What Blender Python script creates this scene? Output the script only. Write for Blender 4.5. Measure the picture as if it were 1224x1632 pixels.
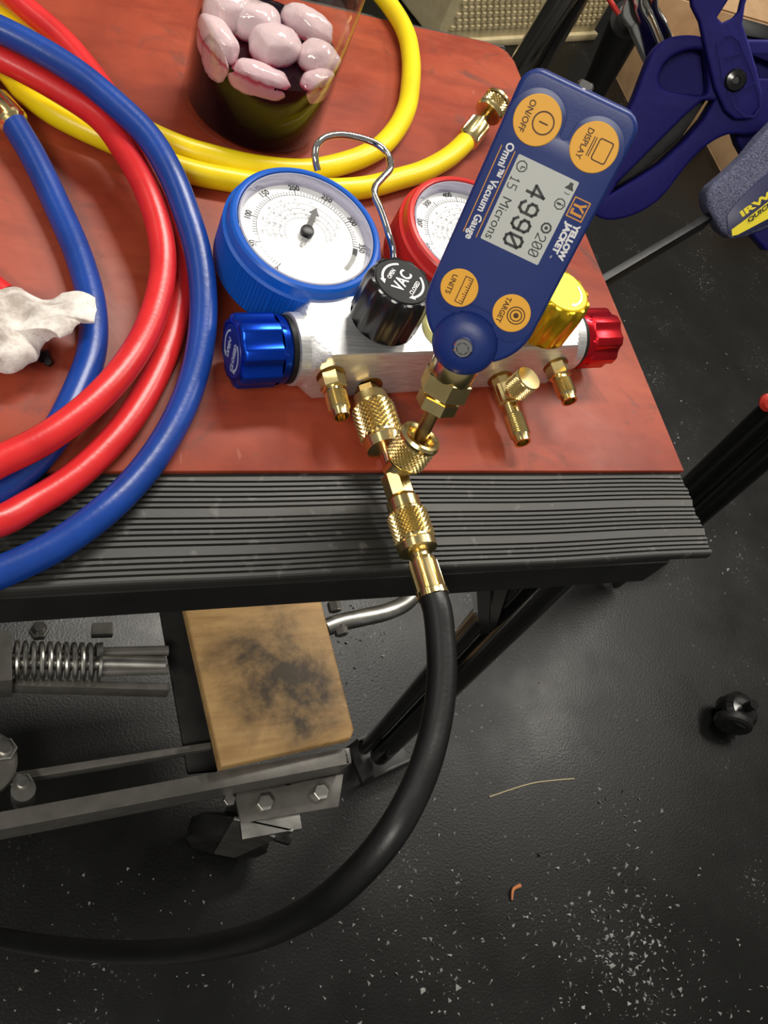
import bpy, bmesh, math, random
from mathutils import Vector, Matrix, noise
PI = math.pi
V = Vector
random.seed(7)
sc = bpy.context.scene
for o in list(bpy.data.objects): bpy.data.objects.remove(o)
COL = sc.collection

# ------------------------------------------------------------------ camera
# world: X along the table's front edge, Y away, Z up, origin on the red sheet's
# top surface level; the floor lies 0.74 m lower.  Units are metres.
F_PX, PX0, PY0, CAM_H, FLOOR = 1370.0, 612.0, 816.0, 0.36, -0.74
MR = ((0.9139055, -0.20814022, 0.34850307),        # camera right
      (-0.01953295, -0.88009086, -0.47440336),     # camera down
      (0.40545678, 0.42675255, -0.80838547))       # camera forward
RIGHT, DOWN, FWD = V(MR[0]), V(MR[1]), V(MR[2])
CAM = V((0, 0, CAM_H))
cd = bpy.data.cameras.new('camera')
cd.sensor_fit = 'VERTICAL'; cd.sensor_height = 36.0; cd.lens = F_PX / 1632.0 * 36.0
cd.clip_start = 0.01; cd.clip_end = 50
cam = bpy.data.objects.new('camera', cd); COL.objects.link(cam)
R3 = Matrix((RIGHT, -DOWN, -FWD)).transposed()
cam.matrix_world = Matrix.Translation(CAM) @ R3.to_4x4()
sc.camera = cam

# ------------------------------------------------------------------ light
sc.view_settings.view_transform = 'Standard'
try: sc.view_settings.look = 'None'
except Exception: pass
sc.view_settings.exposure = 0.0; sc.view_settings.gamma = 1.0
sc.view_settings.use_curve_mapping = False
w = bpy.data.worlds.new('workshop'); sc.world = w; w.use_nodes = True
w.node_tree.nodes['Background'].inputs[0].default_value = (0.95, 0.93, 0.88, 1)
w.node_tree.nodes['Background'].inputs[1].default_value = 0.22
def area(name, loc, target, sx, sy, power, col=(1, .95, .86)):
    l = bpy.data.lights.new(name, 'AREA'); l.shape = 'RECTANGLE'; l.size = sx; l.size_y = sy
    l.energy = power; l.color = col
    o = bpy.data.objects.new(name, l); COL.objects.link(o); o.location = loc
    o.rotation_euler = (V(target) - V(loc)).to_track_quat('-Z', 'Y').to_euler()
    return o
area('ceiling_lamp', (0.85, 1.33, 1.75), (0.85, 1.33, -1), 1.1, 0.24, 54)
area('ceiling_lamp', (-1.0, -1.1, 1.75), (-0.2, -0.2, 0), 1.3, 0.3, 36)
area('ceiling_lamp', (2.3, 1.1, 1.75), (2.3, 1.1, -1), 0.3, 1.2, 36)
area('ceiling_lamp', (-1.3, 0.9, 1.75), (-1.3, 0.9, -1), 0.35, 1.3, 7)

# ------------------------------------------------------------------ helpers
def P(px, py, z):
    d = RIGHT * (px - PX0) + DOWN * (py - PY0) + FWD * F_PX
    return CAM + d * ((z - CAM_H) / d.z)
def PD(px, py, depth):
    return CAM + (RIGHT * (px - PX0) + DOWN * (py - PY0) + FWD * F_PX) * (depth / F_PX)
class Frame:
    def __init__(s, o, u, v=None, n=None):
        s.o = V(o); s.u = V(u).normalized()
        if n is None: n = s.u.cross(V(v))
        s.n = V(n).normalized()
        s.v = s.n.cross(s.u).normalized(); s.u = s.v.cross(s.n)
    def pt(s, a, b, c=0): return s.o + s.u * a + s.v * b + s.n * c
    def ray(s, px, py):                         # pixel ray onto this plane -> (a, b)
        d = RIGHT * (px - PX0) + DOWN * (py - PY0) + FWD * F_PX
        p = CAM + d * ((s.o - CAM).dot(s.n) / d.dot(s.n)) - s.o
        return (p.dot(s.u), p.dot(s.v))
    def mat(s):
        m = Matrix((s.u, s.v, s.n)).transposed().to_4x4(); m.translation = s.o; return m
    def sub(s, a, b, c=0, rot=0):
        u = s.u * math.cos(rot) + s.v * math.sin(rot)
        return Frame(s.pt(a, b, c), u, n=s.n)
def axis_frame(o, n, ref=(0, 0, 1)):
    n = V(n).normalized(); u = V(ref) - n * V(ref).dot(n)
    if u.length < 1e-4: u = V((1, 0, 0)) - n * n.x
    return Frame(o, u, n=n)

class MB:
    def __init__(s): s.v = []; s.f = []
    def lathe(s, prof, fr, segs=48, rf=None, cap=True):
        b = len(s.v)
        for (r, h) in prof:
            for k in range(segs):
                t = 2 * PI * k / segs
                rr = rf(t, h, r) if rf else r
                s.v.append(fr.pt(rr * math.cos(t), rr * math.sin(t), h))
        for i in range(len(prof) - 1):
            for k in range(segs):
                k2 = (k + 1) % segs
                s.f.append((b + i*segs + k, b + i*segs + k2, b + (i+1)*segs + k2, b + (i+1)*segs + k))
        if cap:
            if prof[0][0] > 1e-6: s.f.append(tuple(b + k for k in reversed(range(segs))))
            if prof[-1][0] > 1e-6: s.f.append(tuple(b + (len(prof)-1)*segs + k for k in range(segs)))
        return s
    def hexa(s, fr, r, h0, h1, c=None, segs=6, rot=0):
        c = r * .12 if c is None else c
        f2 = fr.sub(0, 0, 0, rot)
        return s.lathe([(r - c, h0), (r, h0 + c*.6), (r, h1 - c*.6), (r - c, h1)], f2, segs)
    def tube(s, pts, r, segs=16, cap=True, rfn=None):
        b = len(s.v); n = len(pts); pts = [V(p) for p in pts]
        t = (pts[1] - pts[0]).normalized()
        u = t.cross(V((0, 0, 1)))
        if u.length < 1e-3: u = t.cross(V((1, 0, 0)))
        u.normalize()
        for i, p in enumerate(pts):
            t = (pts[min(i+1, n-1)] - pts[max(i-1, 0)]).normalized()
            u = (u - t * u.dot(t)).normalized(); w2 = t.cross(u)
            rr = rfn(i / (n - 1)) if rfn else r
            for k in range(segs):
                a = 2 * PI * k / segs
                s.v.append(p + u * (rr * math.cos(a)) + w2 * (rr * math.sin(a)))
        for i in range(n - 1):
            for k in range(segs):
                k2 = (k + 1) % segs
                s.f.append((b + i*segs + k, b + i*segs + k2, b + (i+1)*segs + k2, b + (i+1)*segs + k))
        if cap:
            s.f.append(tuple(b + k for k in reversed(range(segs))))
            s.f.append(tuple(b + (n-1)*segs + k for k in range(segs)))
        return s
    def hull8(s, c):        # 4 top corners (ccw from above) then 4 bottom corners
        b = len(s.v); s.v += [V(p) for p in c]
        for q in ((0,1,2,3), (7,6,5,4), (0,4,5,1), (1,5,6,2), (2,6,7,3), (3,7,4,0)): s.f.append(tuple(b+i for i in q))
        return s
    def box(s, fr, a0, a1, b0, b1, c0, c1):
        return s.hull8([fr.pt(a0,b0,c1), fr.pt(a1,b0,c1), fr.pt(a1,b1,c1), fr.pt(a0,b1,c1),
                        fr.pt(a0,b0,c0), fr.pt(a1,b0,c0), fr.pt(a1,b1,c0), fr.pt(a0,b1,c0)])
    def add_mesh(s, me, fr):
        b = len(s.v)
        for x in me.vertices: s.v.append(fr.pt(*x.co))
        for p in me.polygons: s.f.append(tuple(b + i for i in p.vertices))
        return s
    def build(s, name, mat, parent=None, bevel=0, segs=2, ang=32, smooth=True):
        off = parent_loc(parent)
        me = bpy.data.meshes.new(name)
        me.from_pydata([tuple(p - off) for p in s.v], [], s.f)
        bm = bmesh.new(); bm.from_mesh(me)
        bmesh.ops.remove_doubles(bm, verts=bm.verts, dist=1e-7)
        bmesh.ops.recalc_face_normals(bm, faces=bm.faces)
        if bevel:
            es = [e for e in bm.edges if len(e.link_faces) == 2 and e.calc_face_angle(0) > math.radians(30)]
            bmesh.ops.bevel(bm, geom=es, offset=bevel, segments=segs, profile=.6, affect='EDGES', clamp_overlap=True)
        for f in bm.faces: f.smooth = smooth
        bm.to_mesh(me); bm.free()
        if smooth: me.set_sharp_from_angle(angle=math.radians(ang))
        me.materials.append(mat)
        o = bpy.data.objects.new(name, me); COL.objects.link(o)
        if parent: o.parent = parent
        return o
def parent_loc(p):
    l = V((0, 0, 0))
    while p is not None: l = l + V(p.location); p = p.parent
    return l
def thing(name, label, cat, loc=(0, 0, 0), group=None):
    o = bpy.data.objects.new(name, None); COL.objects.link(o); o.location = loc
    o.empty_display_size = .02
    return tag(o, label, cat, group)
def tag(o, label, cat, group=None):
    o['label'] = label; o['category'] = cat
    if group: o['group'] = group
    return o
def prism_mesh(loops, z0, z1, bevel=0.0, res=2):
    cu = bpy.data.curves.new('outline', 'CURVE'); cu.dimensions = '2D'; cu.fill_mode = 'BOTH'
    for lp in loops:
        sp = cu.splines.new('POLY'); sp.points.add(len(lp) - 1)
        for i, p in enumerate(lp): sp.points[i].co = (p[0], p[1], 0, 1)
        sp.use_cyclic_u = True
    cu.extrude = max((z1 - z0) / 2 - bevel, 0); cu.bevel_depth = bevel; cu.bevel_resolution = res; cu.offset = -bevel
    ob = bpy.data.objects.new('outline', cu)
    me = bpy.data.meshes.new_from_object(ob)
    for x in me.vertices: x.co.z += (z0 + z1) / 2
    bpy.data.objects.remove(ob); bpy.data.curves.remove(cu)
    return me
def prism(mb, loops, fr, z0, z1, bevel=0.0, res=2):
    me = prism_mesh(loops, z0, z1, bevel, res); mb.add_mesh(me, fr); bpy.data.meshes.remove(me); return mb
def text(mb, s, size, fr, bold=0.0, sx=1.0, th=.00012, shear=0, align='CENTER'):
    cu = bpy.data.curves.new('lettering', 'FONT'); cu.body = s; cu.size = size; cu.align_x = align; cu.align_y = 'CENTER'
    cu.extrude = th / 2; cu.offset = bold; cu.shear = shear; cu.resolution_u = 3
    ob = bpy.data.objects.new('lettering', cu)
    me = bpy.data.meshes.new_from_object(ob)
    for x in me.vertices: x.co.x *= sx; x.co.z += th / 2
    mb.add_mesh(me, fr); bpy.data.objects.remove(ob); bpy.data.curves.remove(cu); bpy.data.meshes.remove(me)
    return mb
def circ(cx, cy, r, n=32, a0=0, a1=2*PI, ry=None):
    ry = r if ry is None else ry
    full = abs(a1 - a0 - 2*PI) < 1e-6; m = n if full else n + 1
    return [(cx + r*math.cos(a0 + (a1-a0)*k/n), cy + ry*math.sin(a0 + (a1-a0)*k/n)) for k in range(m)]
def ring(cx, cy, r, w, n=32): return [circ(cx, cy, r + w/2, n), circ(cx, cy, r - w/2, n)]
def bar(x0, y0, x1, y1, w):
    d = V((x1-x0, y1-y0)).normalized(); p = V((-d.y, d.x)) * w/2
    return [(x0+p.x, y0+p.y), (x0-p.x, y0-p.y), (x1-p.x, y1-p.y), (x1+p.x, y1+p.y)]
def rrect(x0, y0, x1, y1, r, n=6):
    out = []
    for cx_, cy_, a in ((x1-r, y1-r, 0), (x0+r, y1-r, PI/2), (x0+r, y0+r, PI), (x1-r, y0+r, 1.5*PI)):
        out += circ(cx_, cy_, r, n, a, a + PI/2)
    return out
def arc_arrow(r, wd, a0, a1, n=16):             # curved arrow, head at a1
    s = 1 if a1 > a0 else -1
    am = a1 - s * .28
    out = [((r + wd/2)*math.cos(a0 + (am-a0)*k/n), (r + wd/2)*math.sin(a0 + (am-a0)*k/n)) for k in range(n+1)]
    out += [((r + wd*1.3)*math.cos(am), (r + wd*1.3)*math.sin(am)), (r*math.cos(a1), r*math.sin(a1)), ((r - wd*1.3)*math.cos(am), (r - wd*1.3)*math.sin(am))]
    out += [((r - wd/2)*math.cos(am + (a0-am)*k/n), (r - wd/2)*math.sin(am + (a0-am)*k/n)) for k in range(n+1)]
    return out
def spline(pts, per=10):                        # Catmull-Rom through points
    pts = [V(p) for p in pts]; out = []
    ext = [pts[0]*2 - pts[1]] + pts + [pts[-1]*2 - pts[-2]]
    for i in range(1, len(ext) - 2):
        p0, p1, p2, p3 = ext[i-1], ext[i], ext[i+1], ext[i+2]
        t01 = max((p1-p0).length, 1e-6)**.5; t12 = max((p2-p1).length, 1e-6)**.5; t23 = max((p3-p2).length, 1e-6)**.5
        m1 = (p2-p1) + ((p1-p0)/t01 - (p2-p0)/(t01+t12))*t12
        m2 = (p2-p1) + ((p3-p2)/t23 - (p3-p1)/(t12+t23))*t12
        for k in range(per):
            s = k / per
            out.append(p1*(2*s**3-3*s**2+1) + m1*(s**3-2*s**2+s) + p2*(-2*s**3+3*s**2) + m2*(s**3-s**2))
    out.append(pts[-1]); return out
def knurl(mb, fr, R, h0, h1, n=26, rows=26, dep=.0009, end=.0010):
    mb.lathe([(R - end, h0), (R - dep, h0 + .0006), (R - dep, h1 - .0006), (R - end, h1)], fr, n * 2)
    a0, a1 = h0 + .0004, h1 - .0004
    nr = max(2, round((a1 - a0) / (2*PI*R/n))); hh = (a1 - a0) / nr
    def q(a, h, r):
        t = 2*PI*a/n; mb.v.append(fr.pt(r*math.cos(t), r*math.sin(t), h)); return len(mb.v) - 1
    for j in range(2*nr - 1):
        hc = a0 + hh*(j + 1)/2
        for i in range(n):
            c = i + .5*(j % 2); rv = R - dep
            l, r_, b_, t_ = q(c - .5, hc, rv), q(c + .5, hc, rv), q(c, hc - hh/2, rv), q(c, hc + hh/2, rv); k = q(c, hc, R + dep*.25)
            mb.f += [(l, b_, k), (b_, r_, k), (r_, t_, k), (t_, l, k)]
    return mb
def thread(mb, fr, R, h0, h1, turns=9, dep=.0008, hole=.6):
    prof = []
    for i in range(turns):
        a = h0 + (h1-h0)*i/turns; b_ = h0 + (h1-h0)*(i+1)/turns
        prof += [(R - dep, a), (R, (a+b_)/2)]
    prof += [(R - dep, h1), (R - dep*1.5, h1 + .0015), (R*.8, h1 + .0045), (R*hole, h1 + .0045), (R*hole, h1 - .004), (0, h1 - .004)]
    return mb.lathe(prof, fr, 28)

# ------------------------------------------------------------------ materials
def nodes(name):
    m = bpy.data.materials.new(name); m.use_nodes = True
    nt = m.node_tree; return m, nt, nt.nodes['Principled BSDF']
def pm(name, col, rough=.5, metal=0, **kw):
    m, nt, b = nodes(name)
    b.inputs['Base Color'].default_value = (*col, 1); b.inputs['Roughness'].default_value = rough; b.inputs['Metallic'].default_value = metal
    for k, v in kw.items():
        b.inputs[k.replace('_', ' ')].default_value = v
    return m
def tex(nt, kind, scale, coord='Object', **kw):
    tc = nt.nodes.get('tc') or nt.nodes.new('ShaderNodeTexCoord'); tc.name = 'tc'
    t = nt.nodes.new(kind)
    for k, v in kw.items():
        if k in t.inputs: t.inputs[k].default_value = v
        elif hasattr(t, k): setattr(t, k, v)
    if isinstance(scale, tuple):
        mp = nt.nodes.new('ShaderNodeMapping'); mp.inputs['Scale'].default_value = scale
        nt.links.new(tc.outputs[coord], mp.inputs[0]); nt.links.new(mp.outputs[0], t.inputs['Vector']); t.inputs['Scale'].default_value = 1
    else:
        nt.links.new(tc.outputs[coord], t.inputs['Vector']); t.inputs['Scale'].default_value = scale
    return t
def ramp(nt, src, stops):
    r = nt.nodes.new('ShaderNodeValToRGB'); e = r.color_ramp.elements
    while len(e) < len(stops): e.new(.5)
    for x, (p, c) in zip(e, stops): x.position = p; x.color = (*c, 1) if isinstance(c, tuple) else (c, c, c, 1)
    nt.links.new(src, r.inputs[0]); return r.outputs[0]
def mix(nt, a, b, fac, mode='MIX'):
    m = nt.nodes.new('ShaderNodeMix'); m.data_type = 'RGBA'; m.blend_type = mode
    for i, x in ((0, fac), (6, a), (7, b)):
        if isinstance(x, (int, float)): m.inputs[i].default_value = x
        elif isinstance(x, tuple): m.inputs[i].default_value = (*x, 1)
        else: nt.links.new(x, m.inputs[i])
    return m.outputs[2]
def bump(nt, b, src, strength=.3, dist=.001):
    n = nt.nodes.new('ShaderNodeBump'); n.inputs['Strength'].default_value = strength; n.inputs['Distance'].default_value = dist
    nt.links.new(src, n.inputs['Height']); nt.links.new(n.outputs[0], b.inputs['Normal'])
def mathn(nt, op, a, b_):
    m = nt.nodes.new('ShaderNodeMath'); m.operation = op
    for i, x in enumerate((a, b_)):
        if isinstance(x, (int, float)): m.inputs[i].default_value = x
        else: nt.links.new(x, m.inputs[i])
    return m.outputs[0]

def m_floor():
    m, nt, b = nodes('painted_floor')
    n1 = tex(nt, 'ShaderNodeTexNoise', 2.2, Detail=4.0); n2 = tex(nt, 'ShaderNodeTexNoise', 7, Detail=6.0, Roughness=.6)
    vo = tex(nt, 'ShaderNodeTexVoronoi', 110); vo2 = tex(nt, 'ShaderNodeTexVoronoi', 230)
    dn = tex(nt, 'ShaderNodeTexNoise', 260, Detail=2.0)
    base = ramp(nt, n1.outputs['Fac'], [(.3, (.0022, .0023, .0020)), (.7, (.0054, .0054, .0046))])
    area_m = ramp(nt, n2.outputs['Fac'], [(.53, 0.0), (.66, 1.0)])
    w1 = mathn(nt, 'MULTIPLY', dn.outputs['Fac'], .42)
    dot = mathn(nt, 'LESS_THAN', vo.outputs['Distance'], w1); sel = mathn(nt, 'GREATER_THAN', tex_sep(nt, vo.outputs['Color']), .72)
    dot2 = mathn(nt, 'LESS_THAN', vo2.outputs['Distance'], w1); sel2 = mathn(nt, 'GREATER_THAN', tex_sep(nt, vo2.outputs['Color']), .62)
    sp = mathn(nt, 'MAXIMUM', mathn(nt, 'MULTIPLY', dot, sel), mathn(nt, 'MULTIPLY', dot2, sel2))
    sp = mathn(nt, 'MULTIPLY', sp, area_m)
    c = mix(nt, base, (.14, .14, .135), mathn(nt, 'MULTIPLY', sp, .7))  # pale specks: fine debris and floor glints, both put into the colour
    nt.links.new(c, b.inputs['Base Color'])
    nt.links.new(ramp(nt, n2.outputs['Fac'], [(.35, .30), (.7, .44)]), b.inputs['Roughness']); b.inputs['Specular IOR Level'].default_value = .34
    n3 = tex(nt, 'ShaderNodeTexNoise', 300, Detail=2.0)
    bump(nt, b, mathn(nt, 'ADD', n3.outputs['Fac'], mathn(nt, 'MULTIPLY', sp, 2.0)), .22, .0012)
    return m
def tex_sep(nt, col):
    s = nt.nodes.new('ShaderNodeSeparateColor'); nt.links.new(col, s.inputs[0]); return s.outputs[0]
def m_redmat():
    m, nt, b = nodes('red_rubber_sheet')
    n1 = tex(nt, 'ShaderNodeTexNoise', 8, Detail=7.0, Roughness=.62, Distortion=.4); n2 = tex(nt, 'ShaderNodeTexNoise', (10, 34, 10), Detail=6.0, Roughness=.6)
    n3 = tex(nt, 'ShaderNodeTexNoise', 17, Detail=8.0, Roughness=.7, Distortion=1.0); n4 = tex(nt, 'ShaderNodeTexNoise', 55, Detail=3.0)
    base = ramp(nt, n1.outputs['Fac'], [(.30, (.20, .030, .014)), (.50, (.31, .050, .022)), (.72, (.39, .080, .036))])
    c = mix(nt, base, (.085, .040, .032), mathn(nt, 'MULTIPLY', ramp(nt, n3.outputs['Fac'], [(.55, 0.0), (.68, 1.0)]), .75))
    c = mix(nt, c, (.17, .022, .012), mathn(nt, 'MULTIPLY', ramp(nt, n2.outputs['Fac'], [(.48, 0.0), (.66, 1.0)]), .6))
    c = mix(nt, c, (.10, .075, .065), mathn(nt, 'MULTIPLY', ramp(nt, n4.outputs['Fac'], [(.70, 0.0), (.76, 1.0)]), .6))
    sc_ = tex(nt, 'ShaderNodeTexNoise', (150, 28, 9), Detail=2.0, Distortion=.8)
    c = mix(nt, c, (.42, .18, .13), mathn(nt, 'MULTIPLY', ramp(nt, sc_.outputs['Fac'], [(.735, 0.0), (.78, 1.0)]), .3))
    nt.links.new(c, b.inputs['Base Color'])
    nt.links.new(ramp(nt, n3.outputs['Fac'], [(.3, .36), (.7, .48)]), b.inputs['Roughness'])
    b.inputs['Specular IOR Level'].default_value = .32
    bump(nt, b, n1.outputs['Fac'], .12, .002)
    return m
def m_rubber():
    m, nt, b = nodes('ribbed_black_rubber')
    n1 = tex(nt, 'ShaderNodeTexNoise', (6, 60, 20), Detail=5.0); n2 = tex(nt, 'ShaderNodeTexNoise', 120, Detail=3.0)
    c = ramp(nt, n1.outputs['Fac'], [(.35, (.015, .015, .0135)), (.7, (.032, .031, .027))])
    c = mix(nt, c, (.13, .125, .115), mathn(nt, 'MULTIPLY', ramp(nt, n2.outputs['Fac'], [(.62, 0.0), (.72, 1.0)]), .45))
    nt.links.new(c, b.inputs['Base Color']); b.inputs['Roughness'].default_value = .5
    bump(nt, b, n2.outputs['Fac'], .15, .0006)
    return m
def m_hose(name, col, dark, rough=.33):
    m, nt, b = nodes(name)
    n = tex(nt, 'ShaderNodeTexNoise', 35, Detail=5.0)
    c = ramp(nt, n.outputs['Fac'], [(.35, dark), (.6, col)])
    nt.links.new(c, b.inputs['Base Color']); b.inputs['Roughness'].default_value = rough
    n2 = tex(nt, 'ShaderNodeTexNoise', 400, Detail=1.0); bump(nt, b, n2.outputs['Fac'], .12, .0006)
    return m
def m_alu():
    m, nt, b = nodes('brushed_aluminium')
    n = tex(nt, 'ShaderNodeTexNoise', (14, 900, 900), Detail=3.0)
    nt.links.new(ramp(nt, n.outputs['Fac'], [(.3, (.70, .70, .70)), (.7, (.86, .86, .85))]), b.inputs['Base Color'])
    b.inputs['Metallic'].default_value = .84; nt.links.new(ramp(nt, n.outputs['Fac'], [(.3, .38), (.7, .50)]), b.inputs['Roughness'])
    bump(nt, b, n.outputs['Fac'], .12, .0004)
    return m
def m_wood():
    m, nt, b = nodes('stained_wood')
    g = tex(nt, 'ShaderNodeTexNoise', (14, 90, 60), Detail=5.0)
    n = tex(nt, 'ShaderNodeTexNoise', 30, Detail=6.0, Roughness=.65)
    gr = nt.nodes.new('ShaderNodeTexGradient'); gr.gradient_type = 'SPHERICAL'
    mp = nt.nodes.new('ShaderNodeMapping'); mp.vector_type = 'POINT'
    mp.name = 'stain'; mp.inputs['Scale'].default_value = (9.0, 9.0, 1)
    nt.links.new(nt.nodes['tc'].outputs['Object'], mp.inputs[0]); nt.links.new(mp.outputs[0], gr.inputs[0])
    base = ramp(nt, g.outputs['Fac'], [(.3, (.39, .225, .080)), (.7, (.54, .335, .135))])
    nb = tex(nt, 'ShaderNodeTexNoise', 11, Detail=7.0, Roughness=.7, Distortion=.5); nc = tex(nt, 'ShaderNodeTexNoise', (20, 110, 60), Detail=5.0)
    st = mathn(nt, 'ADD', mathn(nt, 'MULTIPLY', gr.outputs['Fac'], 1.1), mathn(nt, 'MULTIPLY', nb.outputs['Fac'], 1.6))
    k = ramp(nt, mathn(nt, 'MULTIPLY', st, .5), [(.54, 0.0), (.80, 1.0)])
    spk = ramp(nt, n.outputs['Fac'], [(.32, .35), (.55, 1.0)])
    c = mix(nt, base, (.25, .125, .045), mathn(nt, 'MULTIPLY', ramp(nt, nc.outputs['Fac'], [(.5, 0.0), (.75, 1.0)]), .6))
    c = mix(nt, c, (.018, .015, .012), mathn(nt, 'MULTIPLY', mathn(nt, 'MULTIPLY', k, spk), .92))
    nt.links.new(c, b.inputs['Base Color']); b.inputs['Roughness'].default_value = .6
    return m
def m_glass(name, tint=(1, 1, 1), rough=.02, ior=1.45):            # thin clear glazing
    m, nt, b = nodes(name); nt.nodes.remove(b)
    t = nt.nodes.new('ShaderNodeBsdfTransparent'); t.inputs[0].default_value = (*tint, 1)
    g = nt.nodes.new('ShaderNodeBsdfGlossy'); g.inputs['Roughness'].default_value = rough
    fr = nt.nodes.new('ShaderNodeFresnel'); 
    ge = nt.nodes.new('ShaderNodeNewGeometry'); io = nt.nodes.new('ShaderNodeMix'); io.data_type = 'FLOAT'
    nt.links.new(ge.outputs['Backfacing'], io.inputs[0]); io.inputs[2].default_value = ior; io.inputs[3].default_value = 1 / ior
    nt.links.new(io.outputs[0], fr.inputs['IOR'])
    mx = nt.nodes.new('ShaderNodeMixShader')
    nt.links.new(fr.outputs[0], mx.inputs[0]); nt.links.new(t.outputs[0], mx.inputs[1]); nt.links.new(g.outputs[0], mx.inputs[2])
    nt.links.new(mx.outputs[0], nt.nodes['Material Output'].inputs[0])
    return m
def m_ice():
    m, nt, b = nodes('absorption_tinted_ice')
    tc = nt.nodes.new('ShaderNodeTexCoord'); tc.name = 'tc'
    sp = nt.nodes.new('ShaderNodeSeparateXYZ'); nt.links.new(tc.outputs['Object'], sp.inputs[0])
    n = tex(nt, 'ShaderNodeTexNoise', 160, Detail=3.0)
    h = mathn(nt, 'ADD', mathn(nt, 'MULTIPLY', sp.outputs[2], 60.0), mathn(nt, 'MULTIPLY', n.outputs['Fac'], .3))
    c = ramp(nt, h, [(.0, (.50, .22, .26)), (.08, (.44, .10, .15)), (.15, (.36, .04, .08)), (.24, (.50, .30, .35)), (.42, (.62, .45, .50)), (.7, (.68, .53, .57))])  # red and pink height bands paint in light absorbed by the drink
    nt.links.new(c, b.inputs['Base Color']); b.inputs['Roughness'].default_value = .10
    b.inputs['Subsurface Weight'].default_value = .35; b.inputs['Subsurface Radius'].default_value = (.006, .003, .003); b.inputs['Subsurface Scale'].default_value = 1
    vb = tex(nt, 'ShaderNodeTexVoronoi', 420); bump(nt, b, mathn(nt, 'ADD', n.outputs['Fac'], mathn(nt, 'MULTIPLY', vb.outputs['Distance'], .5)), .22, .0012)
    return m
def m_noisy(name, c0, c1, scale, rough=.5, metal=0, bmp=.2, bd=.001, spec=.5):
    m, nt, b = nodes(name)
    n = tex(nt, 'ShaderNodeTexNoise', scale, Detail=4.0)
    nt.links.new(ramp(nt, n.outputs['Fac'], [(.35, c0), (.65, c1)]), b.inputs['Base Color'])
    b.inputs['Roughness'].default_value = rough; b.inputs['Metallic'].default_value = metal; b.inputs['Specular IOR Level'].default_value = spec
    if bmp: bump(nt, b, n.outputs['Fac'], bmp, bd)
    return m
def m_paper():
    m, nt, b = nodes('paper_towel')
    n = tex(nt, 'ShaderNodeTexNoise', 60, Detail=6.0, Roughness=.65); v = tex(nt, 'ShaderNodeTexVoronoi', 330)
    c = ramp(nt, n.outputs['Fac'], [(.38, (.40, .34, .30)), (.55, (.72, .67, .62)), (.7, (.80, .77, .73))])
    c = mix(nt, c, (.38, .33, .30), mathn(nt, 'MULTIPLY', mathn(nt, 'LESS_THAN', v.outputs['Distance'], .22), .35))
    nt.links.new(c, b.inputs['Base Color']); b.inputs['Roughness'].default_value = .9
    bump(nt, b, n.outputs['Fac'], .4, .003)
    return m
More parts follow.
